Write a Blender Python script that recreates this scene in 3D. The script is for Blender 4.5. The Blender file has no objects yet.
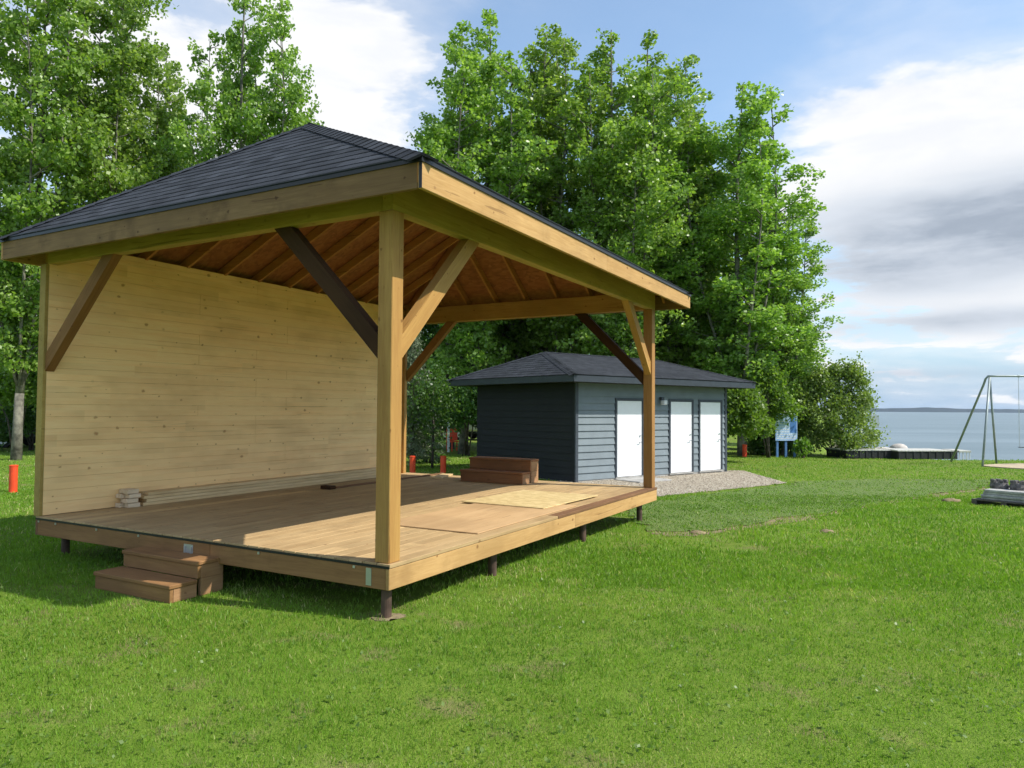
import bpy, bmesh, math, random
import numpy as np
from mathutils import Vector, Matrix
R = math.radians
scene = bpy.context.scene
COL = scene.collection

# ------------------------------------------------------------------ camera
F, PITCH, ROLL, H = 732.7, .0337, .007, 1.7
cd = bpy.data.cameras.new('camera'); cam = bpy.data.objects.new('camera', cd); COL.objects.link(cam)
cd.sensor_width = 36; cd.lens = F/1024*36; cd.clip_start = .05; cd.clip_end = 12000
cam.matrix_world = Matrix.Translation((0, 0, H)) @ Matrix.Rotation(math.pi/2+PITCH, 4, 'X') @ Matrix.Rotation(ROLL, 4, 'Z')
scene.camera = cam

# ------------------------------------------------------------------ exposure
scene.view_settings.view_transform = 'Standard'; scene.view_settings.look = 'None'
scene.view_settings.exposure = 0.55; scene.view_settings.gamma = 1.0
scene.view_settings.use_curve_mapping = False
scene.render.engine = 'CYCLES'
scene.cycles.max_bounces = 5; scene.cycles.diffuse_bounces = 4; scene.cycles.glossy_bounces = 2; scene.cycles.transmission_bounces = 3; scene.cycles.use_adaptive_sampling = True; scene.cycles.adaptive_threshold = .02; scene.cycles.transparent_max_bounces = 4; scene.cycles.volume_bounces = 0

# ------------------------------------------------------------------ sun
SD = Vector((.871, -.264, 1.0)).normalized()
sl = bpy.data.lights.new('sun', 'SUN'); sl.energy = 4.0; sl.angle = R(.5); sl.color = (1, .955, .87)
so = bpy.data.objects.new('sun', sl); COL.objects.link(so); so.location = (20, -8, 30)
so.rotation_euler = SD.to_track_quat('Z', 'Y').to_euler()

# ------------------------------------------------------------------ node helpers
class NT:
    def __init__(s, tree): s.t = tree; s.n = tree.nodes; s.l = tree.links
    def node(s, typ, ins=None, **kw):
        n = s.n.new(typ)
        for k, v in kw.items(): setattr(n, k, v)
        for k, v in (ins or {}).items(): s.put(n.inputs[k], v)
        return n
    def put(s, sock, v):
        if isinstance(v, bpy.types.NodeSocket): s.l.new(v, sock)
        elif v is not None: sock.default_value = v
    def m(s, op, a, b=None, c=None, clamp=False):
        n = s.n.new('ShaderNodeMath'); n.operation = op; n.use_clamp = clamp
        s.put(n.inputs[0], a)
        if b is not None: s.put(n.inputs[1], b)
        if c is not None: s.put(n.inputs[2], c)
        return n.outputs[0]
    def noise(s, vec, scale, detail=4, rough=.55, dist=0, col=False):
        n = s.node('ShaderNodeTexNoise', {'Scale': scale, 'Detail': detail, 'Roughness': rough, 'Distortion': dist})
        if vec is not None: s.l.new(vec, n.inputs['Vector'])
        return n.outputs['Color' if col else 'Fac']
    def mapping(s, vec, scale=(1, 1, 1), loc=(0, 0, 0), rot=(0, 0, 0)):
        n = s.node('ShaderNodeMapping', {'Scale': scale, 'Location': loc, 'Rotation': rot}); s.l.new(vec, n.inputs['Vector']); return n.outputs[0]
    def ramp(s, fac, stops, interp='LINEAR'):
        n = s.n.new('ShaderNodeValToRGB'); s.l.new(fac, n.inputs[0]); cr = n.color_ramp; cr.interpolation = interp
        while len(cr.elements) < len(stops): cr.elements.new(.5)
        for e, (p, c) in zip(cr.elements, stops):
            e.position = p; e.color = (c, c, c, 1) if isinstance(c, (int, float)) else (*c, 1)
        return n.outputs[0]
    def mix(s, fac, a, b, blend='MIX'):
        n = s.n.new('ShaderNodeMix'); n.data_type = 'RGBA'; n.blend_type = blend
        s.put(n.inputs[0], fac)
        for i, v in ((6, a), (7, b)):
            if isinstance(v, tuple): v = (*v, 1) if len(v) == 3 else v
            s.put(n.inputs[i], v)
        return n.outputs[2]
    def smooth(s, x, a, b):
        n = s.node('ShaderNodeMapRange', {'From Min': a, 'From Max': b}, interpolation_type='SMOOTHSTEP'); s.l.new(x, n.inputs['Value']); return n.outputs[0]
    def bump(s, h, strength=.3, dist=.01, normal=None):
        n = s.node('ShaderNodeBump', {'Strength': strength, 'Distance': dist, 'Height': h})
        if normal is not None: s.l.new(normal, n.inputs['Normal'])
        return n.outputs[0]

def newmat(name):
    m = bpy.data.materials.new(name); m.use_nodes = True
    t = NT(m.node_tree); b = m.node_tree.nodes['Principled BSDF']
    return m, t, b

# ------------------------------------------------------------------ world: sky with broken cloud
w = bpy.data.worlds.new('World'); scene.world = w; w.use_nodes = True
t = NT(w.node_tree); t.n.clear()
sky = t.node('ShaderNodeTexSky', sky_type='NISHITA', sun_disc=False)
sky.sun_elevation = math.asin(SD.z); sky.sun_rotation = math.atan2(SD.x, SD.y); sky.dust_density = .6; sky.ozone_density = 1.3
bg1 = t.node('ShaderNodeBackground', {'Strength': .15}); t.l.new(t.mix(1, sky.outputs[0], (.88, 1.03, 1.06), 'MULTIPLY'), bg1.inputs[0])
tc = t.node('ShaderNodeTexCoord').outputs['Generated']
sx = t.node('ShaderNodeSeparateXYZ'); t.l.new(tc, sx.inputs[0])
az = t.m('ARCTAN2', sx.outputs[0], sx.outputs[1]); el = t.m('ARCSINE', sx.outputs[2])
cv = t.node('ShaderNodeCombineXYZ', {'X': az, 'Y': el}).outputs[0]
nb = t.noise(t.mapping(cv, (1.6, 4.0, 1)), 2.2, 9, .56, .3)
nf = t.noise(t.mapping(cv, (2.2, 6.5, 1), (3.1, 1.7, 0)), 3.0, 8, .6, .2)
def blob(a, e, ra, re, amp):
    da = t.m('DIVIDE', t.m('SUBTRACT', az, a), ra); de = t.m('DIVIDE', t.m('SUBTRACT', el, e), re)
    d2 = t.m('ADD', t.m('MULTIPLY', da, da), t.m('MULTIPLY', de, de))
    return t.m('MULTIPLY', t.m('POWER', 2.718, t.m('MULTIPLY', d2, -1)), amp)
def total(bs):
    s = None
    for b in bs:
        v = blob(*b); s = v if s is None else t.m('ADD', s, v)
    return s
cover = total([(-.25, .42, .17, .26, .62), (-.75, .35, .38, .4, .5), (.64, .335, .30, .11, .74), (.62, .21, .30, .09, .62), (.6, .105, .5, .055, .52),
               (.62, .035, .30, .012, .12), (-1.9, .5, .6, .3, .5), (1.8, .5, .5, .3, .45), (3.0, .5, .8, .3, .4), (.42, .50, .1, .03, .16), (.6, .55, .15, .05, .22),
               (.2, .46, .26, .16, -.35)])
lowb = t.smooth(el, .26, .05); nl = t.noise(t.mapping(cv, (2.6, 13, 1), (7, 3, 0)), 3.0, 7, .6, .3)
fld = t.m('ADD', t.m('MULTIPLY', t.m('SUBTRACT', nb, .5), 1.5), t.m('MULTIPLY', t.m('SUBTRACT', nf, .5), .5)); fld = t.m('ADD', fld, t.m('MULTIPLY', t.m('MULTIPLY', t.m('SUBTRACT', nl, .5), 2.6), lowb))
mask = t.smooth(t.m('ADD', fld, cover), .18, .52)
veil = t.smooth(t.m('ADD', t.m('MULTIPLY', fld, .6), t.m('MULTIPLY', cover, .9)), -.15, .6)
mask = t.m('MAXIMUM', mask, t.m('ADD', .12, t.m('MULTIPLY', veil, .5)))
mask = t.m('MULTIPLY', mask, t.smooth(el, -.01, .01))
grey = total([(.66, .215, .27, .048, 1.15), (.50, .165, .14, .03, .5), (.62, .105, .3, .016, .55), (.55, .045, .3, .008, .5), (-.9, .2, .4, .08, .5), (1.8, .4, .5, .15, .6)])
gv = t.m('MULTIPLY', grey, t.m('ADD', -.15, t.m('ADD', t.m('MULTIPLY', nf, 1.1), t.m('MULTIPLY', nl, 1.1))))
ccol = t.ramp(gv, [(0, (.98, .985, 1.0)), (.35, (.72, .77, .84)), (.8, (.45, .51, .60)), (1, (.38, .44, .53))])
tex = t.mix(t.m('MULTIPLY', t.smooth(nf, .62, .35), .28), ccol, (.66, .72, .82))
bg2 = t.node('ShaderNodeBackground', {'Strength': .72}); t.l.new(tex, bg2.inputs[0])
ms = t.node('ShaderNodeMixShader'); t.l.new(mask, ms.inputs[0]); t.l.new(bg1.outputs[0], ms.inputs[1]); t.l.new(bg2.outputs[0], ms.inputs[2])
bg3 = t.node('ShaderNodeBackground', {'Color': (.46, .68, .95, 1), 'Strength': .56})
ms2 = t.node('ShaderNodeMixShader'); t.l.new(t.m('MULTIPLY', t.smooth(el, .18, .0), .97), ms2.inputs[0]); t.l.new(bg1.outputs[0], ms2.inputs[1]); t.l.new(bg3.outputs[0], ms2.inputs[2]); t.l.new(ms2.outputs[0], ms.inputs[1])
t.l.new(ms.outputs[0], t.node('ShaderNodeOutputWorld').inputs[0])

# ------------------------------------------------------------------ object helpers
def tag(o, label=None, cat=None, group=None, kind=None):
    for k, v in (('label', label), ('category', cat), ('group', group), ('kind', kind)):
        if v: o[k] = v
    return o
def empty(name, loc, rz=0, label=None, cat=None, group=None):
    o = bpy.data.objects.new(name, None); COL.objects.link(o); o.location = loc; o.rotation_euler = (0, 0, rz)
    return tag(o, label, cat, group)
class MB:
    """collects verts / faces in plain lists, one mesh object at the end"""
    def __init__(s): s.v = []; s.f = []; s.uv = []; s.smooth = False
    def quad(s, a, b, c, d, uv=None):
        i = len(s.v); s.v += [tuple(a), tuple(b), tuple(c), tuple(d)]; s.f.append((i, i+1, i+2, i+3)); s.uv.append(uv or [(0, 0)]*4)
    def poly(s, pts, uv=None):
        i = len(s.v); s.v += [tuple(p) for p in pts]; s.f.append(tuple(range(i, i+len(pts)))); s.uv.append(uv or [(0, 0)]*len(pts))
    def box(s, x0, x1, y0, y1, z0, z1, bev=0, mat=None):
        if bev <= 0:
            i = len(s.v); P = [(x, y, z) for z in (z0, z1) for y in (y0, y1) for x in (x0, x1)]
            if mat: P = [tuple(mat @ Vector(p)) for p in P]
            s.v += P
            for f in ((0, 2, 3, 1), (4, 5, 7, 6), (0, 1, 5, 4), (2, 6, 7, 3), (0, 4, 6, 2), (1, 3, 7, 5)):
                s.f.append(tuple(i+k for k in f)); s.uv.append([(0, 0)]*4)
        else:
            bm = bmesh.new(); bmesh.ops.create_cube(bm, size=1)
            for v in bm.verts: v.co = Vector(((x0+x1)/2+v.co.x*(x1-x0), (y0+y1)/2+v.co.y*(y1-y0), (z0+z1)/2+v.co.z*(z1-z0)))
            bmesh.ops.bevel(bm, geom=bm.edges[:], offset=bev, segments=1, affect='EDGES', profile=.5)
            s.add_bm(bm, mat)
    def add_bm(s, bm, mat=None):
        bm.verts.index_update(); i = len(s.v)
        s.v += [tuple(mat @ v.co) if mat else tuple(v.co) for v in bm.verts]
        for f in bm.faces: s.f.append(tuple(i+v.index for v in f.verts)); s.uv.append([(0, 0)]*len(f.verts))
        bm.free()
    def tube(s, pts, rad, n=10, cap=True):
        pts = [Vector(p) for p in pts]; rad = [rad]*len(pts) if isinstance(rad, (int, float)) else rad
        base = len(s.v); ref = None
        for k, p in enumerate(pts):
            d = (pts[min(k+1, len(pts)-1)]-pts[max(k-1, 0)]).normalized()
            if ref is None: ref = d.orthogonal().normalized()
            ref = (ref-d*ref.dot(d)).normalized(); q = d.cross(ref)
            for j in range(n):
                a = 2*math.pi*j/n; s.v.append(tuple(p+(ref*math.cos(a)+q*math.sin(a))*rad[k]))
        for k in range(len(pts)-1):
            for j in range(n):
                a = base+k*n+j; b = base+k*n+(j+1) % n; s.f.append((a, b, b+n, a+n)); s.uv.append([(0, 0)]*4)
        if cap:
            s.f.append(tuple(base+j for j in range(n))[::-1]); s.uv.append([(0, 0)]*n)
            s.f.append(tuple(base+(len(pts)-1)*n+j for j in range(n))); s.uv.append([(0, 0)]*n)
    def build(s, name, mat, parent=None, smooth=False, loc=None, **kw):
        me = bpy.data.meshes.new(name); me.from_pydata(s.v, [], s.f)
        uvl = me.uv_layers.new(name='UVMap'); flat = [c for f in s.uv for p in f for c in p]; uvl.data.foreach_set('uv', flat)
        if smooth: me.polygons.foreach_set('use_smooth', [True]*len(me.polygons))
        me.materials.append(mat); me.update()
        o = bpy.data.objects.new(name, me); COL.objects.link(o); o.parent = parent
        if loc is not None: o.location = loc
        return tag(o, **kw)
def npmesh(name, V, n_per, mat, parent=None, attrs=None, faces=None, smooth=False, **kw):
    """V: (N, n_per, 3) - N separate polygons"""
    N = V.shape[0]; me = bpy.data.meshes.new(name)
    me.vertices.add(N*n_per); me.vertices.foreach_set('co', V.astype(np.float32).ravel())
    me.loops.add(N*n_per); me.loops.foreach_set('vertex_index', np.arange(N*n_per, dtype=np.int32))
    me.polygons.add(N); me.polygons.foreach_set('loop_start', np.arange(0, N*n_per, n_per, dtype=np.int32))
    try: me.polygons.foreach_set('loop_total', np.full(N, n_per, dtype=np.int32))
    except Exception: pass
    me.update(calc_edges=True)
    for k, a in (attrs or {}).items():
        at = me.attributes.new(k, 'FLOAT', 'POINT'); at.data.foreach_set('value', np.repeat(a, n_per).astype(np.float32) if a.shape[0] == N else a.astype(np.float32))
    me.materials.append(mat)
    if smooth: me.polygons.foreach_set('use_smooth', [True]*N)
    o = bpy.data.objects.new(name, me); COL.objects.link(o); o.parent = parent
    return tag(o, **kw)

# terrain height
def sstep(x, a, b):
    q = np.clip((x-a)/(b-a), 0, 1); return q*q*(3-2*q)
def shore_y(x): return np.where(x > 9.5, 29.2-.03*(x-10), 29.2+np.maximum(0, 9.5-x)*12)
def is_lake(x, y):
    # signed distance-like: positive inside the lake.  Lawn edge near y=29, shore runs away behind the bushes
    d1 = (y-31.2+2.0*sstep(x, 14.5, 18)-.3*np.sin(x*.6))
    d2 = (x-(12.8+(y-29)*.44+.4*np.sin(y*.11)))
    return np.minimum(d1, d2)
def gz(x, y):
    x = np.asarray(x, float); y = np.asarray(y, float)
    z = -.17*sstep(y, 9, 18)+.02*np.sin(x*.5+1)*np.sin(y*.4)*sstep(y, 7, 12)
    return z-3.2*sstep(is_lake(x, y), -.5, 2.5)
def at(px, py, z=None):
    """ground point seen at a pixel (z: height of the plane, else the terrain)"""
    hz = 408.7+.007*(px-512); zz = 0 if z is None else z
    for _ in range(8):
        Z = F*(H-zz)/(py-hz); X = (px-512)/F*Z
        if z is None: zz = float(gz(X, Z))
    return X, Z, zz
def ray(px, Z):
    X = (px-512)/F*Z; return X, Z, float(gz(X, Z))

# ------------------------------------------------------------------ materials
def wood(name, c1, c2, axis='x', rough=.75, knots=.5, grain=1.0, board=None, wear=.0, tint=.5, kr=.06, crack=.5):
    m, t, b = newmat(name); tc = t.node('ShaderNodeTexCoord').outputs['Object']
    info = t.node('ShaderNodeObjectInfo').outputs['Random']
    off = t.node('ShaderNodeVectorMath', operation='ADD'); t.l.new(tc, off.inputs[0])
    cx = t.node('ShaderNodeCombineXYZ', {'X': t.m('MULTIPLY', info, 7.0), 'Y': t.m('MULTIPLY', info, 3.0), 'Z': t.m('MULTIPLY', info, 5.0)}); t.l.new(cx.outputs[0], off.inputs[1])
    v = off.outputs[0]; k = .06
    sc = {'x': (k, 1, 1), 'y': (1, k, 1), 'z': (1, 1, k)}[axis]; sk = {'x': (.45, 1, 1), 'y': (1, .45, 1), 'z': (1, 1, .45)}[axis]
    extra = None
    if board:   # board = (axis index, width, offset): separate tint for every board
        sp = t.node('ShaderNodeSeparateXYZ'); t.l.new(tc, sp.inputs[0])
        q = t.m('DIVIDE', t.m('ADD', sp.outputs[board[0]], board[2]), board[1]); fl = t.m('FLOOR', q)
        if len(board) > 3:
            q2 = t.m('FLOOR', t.m('DIVIDE', t.m('ADD', sp.outputs[0], t.m('MULTIPLY', fl, 1.37)), board[3])); fl = t.m('ADD', fl, t.m('MULTIPLY', q2, 31.7))
        wn = t.node('ShaderNodeTexWhiteNoise', noise_dimensions='1D'); t.l.new(fl, wn.inputs['W']); extra = wn.outputs['Value']
        o2 = t.node('ShaderNodeCombineXYZ', {'X': t.m('MULTIPLY', extra, 9.0), 'Y': t.m('MULTIPLY', extra, 4.0), 'Z': t.m('MULTIPLY', extra, 2.0)})
        ad = t.node('ShaderNodeVectorMath', operation='ADD'); t.l.new(v, ad.inputs[0]); t.l.new(o2.outputs[0], ad.inputs[1]); vv = ad.outputs[0]
    else: vv = v
    g = t.noise(t.mapping(vv, sc), 38*grain, 5, .6, 1.4); g2 = t.noise(t.mapping(vv, sc), 7, 3, .5, .6); big = t.noise(vv, 1.1, 3)
    f = t.m('ADD', t.m('MULTIPLY', g, .55), t.m('MULTIPLY', g2, .45)); f = t.smooth(f, .32, .68)
    col = t.mix(f, c1, c2)
    col = t.mix(t.m('MULTIPLY', t.smooth(big, .4, .7), .45), col, tuple(c*.66 for c in c1))
    if extra is not None:
        col = t.mix(t.m('MULTIPLY', t.m('SUBTRACT', extra, 0), tint), col, tuple(c*.62 for c in c2))
        col = t.mix(t.m('MULTIPLY', t.smooth(extra, .8, 1.0), tint*2), col, (c2[0]*1.12, c2[1]*1.1, c2[2]*1.05))
    if knots > 0:
        s3 = t.node('ShaderNodeSeparateXYZ'); t.l.new(v, s3.inputs[0]); ia = 'xyz'.index(axis); ot = [k_ for k_ in range(3) if k_ != ia]
        kv = t.node('ShaderNodeCombineXYZ', {'X': t.m('MULTIPLY', s3.outputs[ia], .75), 'Y': t.m('ADD', s3.outputs[ot[0]], s3.outputs[ot[1]])})
        wob = t.node('ShaderNodeVectorMath', operation='ADD'); t.l.new(kv.outputs[0], wob.inputs[0]); wn_ = t.node('ShaderNodeVectorMath', operation='SCALE'); wn_.inputs[3].default_value = .03
        t.l.new(t.noise(tc, 24, 2, col=True), wn_.inputs[0]); t.l.new(wn_.outputs[0], wob.inputs[1])
        vo = t.node('ShaderNodeTexVoronoi', {'Scale': 4.3, 'Randomness': 1.0}, voronoi_dimensions='2D'); t.l.new(wob.outputs[0], vo.inputs['Vector'])
        sc_ = t.node('ShaderNodeSeparateColor'); t.l.new(vo.outputs['Color'], sc_.inputs[0])
        rr = t.m('MULTIPLY', t.m('POWER', sc_.outputs[0], 1.5), kr)
        rim = t.smooth(t.m('DIVIDE', vo.outputs['Distance'], t.m('ADD', rr, .012)), 1.5, .5)
        col = t.mix(t.m('MULTIPLY', rim, t.m('MULTIPLY', t.smooth(sc_.outputs[1], .15, .5), knots)), col, (c1[0]*.30, c1[1]*.19, c1[2]*.13))
    ck = t.noise(t.mapping(v, {'x': (.35, 9, 9), 'y': (9, .35, 9), 'z': (9, 9, .35)}[axis]), 2.6, 3, .5, .8)
    col = t.mix(t.m('MULTIPLY', t.smooth(ck, .665, .70), crack), col, (c1[0]*.3, c1[1]*.24, c1[2]*.2))
    if wear > 0: col = t.mix(t.m('MULTIPLY', t.smooth(t.noise(v, 2.3, 5, .65), .5, .72), wear), col, (c1[0]*.42, c1[1]*.38, c1[2]*.36))
    t.l.new(col, b.inputs['Base Color']); b.inputs['Roughness'].default_value = rough; b.inputs['Specular IOR Level'].default_value = .25
    t.l.new(t.bump(g, .25, .004), b.inputs['Normal'])
    return m
def plain(name, c, rough=.6, metal=0, noise=.12, scale=6, bump=0, spec=.4):
    m, t, b = newmat(name); tc = t.node('ShaderNodeTexCoord').outputs['Object']; n = t.noise(tc, scale, 5, .6)
    col = t.mix(t.smooth(n, .3, .7), tuple(x*(1-noise) for x in c), tuple(min(1, x*(1+noise)) for x in c))
    t.l.new(col, b.inputs['Base Color']); b.inputs['Roughness'].default_value = rough; b.inputs['Metallic'].default_value = metal; b.inputs['Specular IOR Level'].default_value = spec
    if bump: t.l.new(t.bump(t.noise(tc, scale*6, 4), bump, .01), b.inputs['Normal'])
    return m
M = {}
PO1, PO2 = (.35, .18, .050), (.47, .27, .080)
for ax in 'xyz': M['post_'+ax] = wood('treated_timber_'+ax, PO1, PO2, ax, knots=.7)
for ax in 'xy': M['beam_'+ax] = wood('beam_timber_'+ax, (.34, .23, .060), (.46, .325, .095), ax, knots=.35)
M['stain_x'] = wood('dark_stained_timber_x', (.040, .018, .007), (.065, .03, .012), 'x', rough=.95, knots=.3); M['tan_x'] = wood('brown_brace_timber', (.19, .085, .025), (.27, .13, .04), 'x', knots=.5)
M['postbrown'] = wood('reddish_post_timber', (.28, .135, .04), (.38, .20, .065), 'z', knots=.6)
M['fascia_x'] = wood('fascia_timber_x', (.42, .24, .085), (.56, .345, .14), 'x', knots=.7, wear=.3)
M['fascia_shade_y'] = wood('fascia_timber_shade_y', (.18, .10, .042), (.27, .16, .070), 'y', knots=.7, wear=.5)  # same fascia timber, darkened to put the shaded side into the colour
M['brown_y'] = wood('brown_treated_y', (.22, .11, .042), (.31, .165, .065), 'y', knots=.4, wear=.2)
M['brown_x'] = wood('brown_treated_x', (.17, .085, .04), (.24, .125, .06), 'x', knots=.3, wear=.2)
M['deck'] = wood('deck_board_timber', (.40, .26, .12), (.53, .37, .185), 'x', knots=.55, board=(1, .1452, 0, 3.6), wear=.25)
M['wall'] = wood('spruce_plank', (.96, .60, .27), (1.0, .70, .34), 'x', knots=.62, kr=.07, board=(2, .139, .3, 3.05), tint=.18, crack=.22)
M['lumberend'] = wood('offcut_timber', (.66, .50, .32), (.80, .65, .46), 'x', knots=.2)
M['rafter_x'] = wood('rafter_timber_x', (.36, .15, .045), (.48, .22, .07), 'x', knots=.5)
M['rafter_y'] = wood('rafter_timber_y', (.36, .15, .045), (.48, .22, .07), 'y', knots=.5)
M['lumber'] = wood('pale_lumber', (.62, .43, .21), (.76, .57, .32), 'x', knots=.4)
def osb(name, c1, c2, c3):
    m, t, b = newmat(name); tc = t.node('ShaderNodeTexCoord').outputs['Object']
    vo = t.node('ShaderNodeTexVoronoi', {'Scale': 26.0}); t.l.new(t.mapping(tc, (1, .45, 1), (0, 0, 0), (0, 0, .5)), vo.inputs['Vector'])
    sp = t.node('ShaderNodeSeparateColor'); t.l.new(vo.outputs['Color'], sp.inputs[0]); n = t.noise(tc, 3, 5)
    col = t.ramp(t.m('ADD', t.m('MULTIPLY', sp.outputs[0], .7), t.m('MULTIPLY', n, .3)), [(0, c1), (.5, c2), (1, c3)])
    t.l.new(col, b.inputs['Base Color']); b.inputs['Roughness'].default_value = .8
    return m
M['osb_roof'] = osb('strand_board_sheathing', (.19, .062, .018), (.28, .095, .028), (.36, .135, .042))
M['osb_sheet'] = osb('strand_board_sheet', (.44, .31, .13), (.56, .42, .19), (.68, .53, .27))
M['ply'] = wood('plywood_sheet', (.46, .29, .14), (.56, .37, .19), 'x', knots=.15)
def shingle(name, c0, c1, c2):
    m, t, b = newmat(name); uv = t.node('ShaderNodeUVMap').outputs[0]
    br = t.node('ShaderNodeTexBrick', {'Color1': (*c0, 1), 'Color2': (*c2, 1), 'Mortar': (c0[0]*.35, c0[1]*.35, c0[2]*.35, 1), 'Scale': 1.0, 'Mortar Size': .004, 'Brick Width': .22, 'Row Height': .1425, 'Bias': -.1}, offset=.37, squash=1.0)
    t.l.new(t.mapping(uv, (1, 1, 1)), br.inputs['Vector'])
    br2 = t.node('ShaderNodeTexBrick', {'Color1': (0, 0, 0, 1), 'Color2': (1, 1, 1, 1), 'Mortar': (.5, .5, .5, 1), 'Scale': 1.0, 'Mortar Size': 0.0, 'Brick Width': .145, 'Row Height': .1425}, offset=.61); t.l.new(uv, br2.inputs['Vector'])
    tc = t.node('ShaderNodeTexCoord').outputs['Object']; g = t.noise(tc, 260, 2, .7); n = t.noise(tc, 1.4, 4)
    su = t.node('ShaderNodeSeparateXYZ'); t.l.new(uv, su.inputs[0]); row = t.m('FLOOR', t.m('DIVIDE', su.outputs[1], .1425))
    tab = t.m('FLOOR', t.m('ADD', t.m('DIVIDE', su.outputs[0], .17), t.m('MULTIPLY', row, .413))); w2 = t.node('ShaderNodeTexWhiteNoise', noise_dimensions='2D'); t.l.new(t.node('ShaderNodeCombineXYZ', {'X': tab, 'Y': row}).outputs[0], w2.inputs['Vector'])
    fr_ = t.m('SUBTRACT', t.m('DIVIDE', su.outputs[1], .1425), row); band = t.m('MULTIPLY', t.m('LESS_THAN', fr_, .26), t.m('GREATER_THAN', w2.outputs['Value'], .5))
    col = t.mix(.45, br.outputs[0], t.mix(w2.outputs['Value'], c2, c0)); col = t.mix(t.m('MULTIPLY', band, .8), col, tuple(c*.25 for c in c0))
    col = t.mix(t.m('MULTIPLY', g, .5), col, c1); col = t.mix(t.m('MULTIPLY', t.smooth(n, .35, .7), .3), col, tuple(c*.6 for c in c0))
    t.l.new(col, b.inputs['Base Color']); b.inputs['Roughness'].default_value = .93; b.inputs['Specular IOR Level'].default_value = .18
    t.l.new(t.bump(t.m('ADD', g, t.m('MULTIPLY', br2.outputs[0], .8)), .5, .004), b.inputs['Normal'])
    return m
M['shingle'] = shingle('asphalt_shingle', (.018, .021, .027), (.042, .047, .057), (.068, .075, .09))
M['shingle2'] = shingle('asphalt_shingle_faded', (.022, .025, .031), (.045, .049, .057), (.055, .06, .07))
M['drip'] = plain('black_drip_edge', (.012, .012, .013), .4)
M['metal'] = plain('galvanised_steel', (.55, .56, .58), .35, .8)
M['pipe'] = plain('rusty_steel_pipe', (.10, .062, .045), .7, .3, .35, 9)
M['darkpost'] = plain('dark_steel', (.035, .032, .03), .7)
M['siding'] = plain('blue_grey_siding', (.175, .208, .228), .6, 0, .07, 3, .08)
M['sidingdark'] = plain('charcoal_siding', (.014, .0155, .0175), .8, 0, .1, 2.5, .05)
M['trim'] = plain('slate_trim', (.045, .055, .068), .55)
M['trimb'] = plain('slate_fascia', (.030, .037, .047), .5)
M['door'] = plain('white_door_paint', (.84, .85, .87), .45, 0, .02)
M['white'] = plain('white_paint', (.75, .75, .74), .5, 0, .05)
M['concrete'] = plain('concrete', (.33, .32, .30), .9, 0, .2, 5, .3)
M['paver'] = plain('paver_concrete', (.40, .39, .37), .92, 0, .3, 8, .4)
M['planter'] = plain('weathered_block', (.13, .12, .115), .95, 0, .45, 12, .8)
M['oldwood'] = wood('weathered_pallet_wood', (.10, .085, .07), (.17, .15, .125), 'x', knots=.3)
M['red'] = plain('red_orange_paint', (.74, .07, .02), .5, 0, .12)
M['redwood'] = wood('reddish_brown_timber', (.20, .085, .035), (.29, .13, .055), 'y', knots=.3)
M['steps_x'] = wood('step_timber_side', (.30, .16, .075), (.42, .24, .12), 'x', knots=.5)
M['swing'] = plain('green_grey_steel', (.27, .315, .32), .5, .3, .1)
M['bark'] = plain('pale_poplar_bark', (.15, .14, .11), .9, 0, .6, 4, .6)
M['barkdark'] = plain('dark_bark', (.075, .06, .05), .95, 0, .35, 7, .8)
M['blue'] = plain('blue_paint', (.07, .19, .48), .55, 0, .1)
M['bluepost'] = plain('blue_post_paint', (.09, .20, .42), .6)
M['rubber'] = plain('black_rubber', (.015, .015, .016), .8)
M['glass'] = plain('dark_window_glass', (.03, .035, .04), .08, 0, .05)
M['rock'] = plain('pale_boulder', (.50, .46, .42), .9, 0, .2, 3, .5)
M['steelwhite'] = plain('off_white_panel', (.62, .61, .57), .5)
M['silver'] = plain('grey_vehicle_paint', (.20, .21, .22), .45, .1, .06)
M['dockside'] = plain('black_dock_float', (.018, .02, .02), .6)
M['docktop'] = plain('pale_dock_planking', (.52, .51, .47), .7)
M['lens'] = plain('lamp_lens', (.65, .66, .68), .3)
def foliage(name, ca, cb, cc, trans=.45, rough=.42, dry=None):
    m, t, b = newmat(name); at_ = t.node('ShaderNodeAttribute', attribute_name='rnd').outputs['Fac']
    geo = t.node('ShaderNodeTexCoord').outputs['Object']; n = t.noise(geo, .55, 3)
    inf = t.node('ShaderNodeObjectInfo').outputs['Random']
    col = t.ramp(t.m('ADD', t.m('MULTIPLY', at_, .6), t.m('MULTIPLY', n, .4)), [(.12, ca), (.5, cb), (.9, cc)])
    if dry: col = t.mix(t.m('GREATER_THAN', at_, .9), col, dry)
    hv = t.node('ShaderNodeHueSaturation', {'Hue': t.m('ADD', .497, t.m('MULTIPLY', inf, .014)), 'Value': t.m('ADD', .88, t.m('MULTIPLY', inf, .24)), 'Color': col})
    t.l.new(hv.outputs[0], b.inputs['Base Color']); b.inputs['Roughness'].default_value = rough; b.inputs['Specular IOR Level'].default_value = .5
    tr = t.node('ShaderNodeBsdfTranslucent'); t.l.new(t.mix(1, hv.outputs[0], (1.25, 1.35, .55), 'MULTIPLY'), tr.inputs[0])
    mx = t.node('ShaderNodeMixShader', {'Fac': trans}); t.l.new(b.outputs[0], mx.inputs[1]); t.l.new(tr.outputs[0], mx.inputs[2])
    t.l.new(mx.outputs[0], t.n['Material Output'].inputs[0])
    return m
M['leaf'] = foliage('poplar_leaf', (.12, .215, .030), (.22, .345, .055), (.43, .54, .19), .46, .38)
M['leafdark'] = foliage('shade_leaf', (.05, .11, .02), (.08, .16, .03), (.13, .22, .05), .45)
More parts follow.
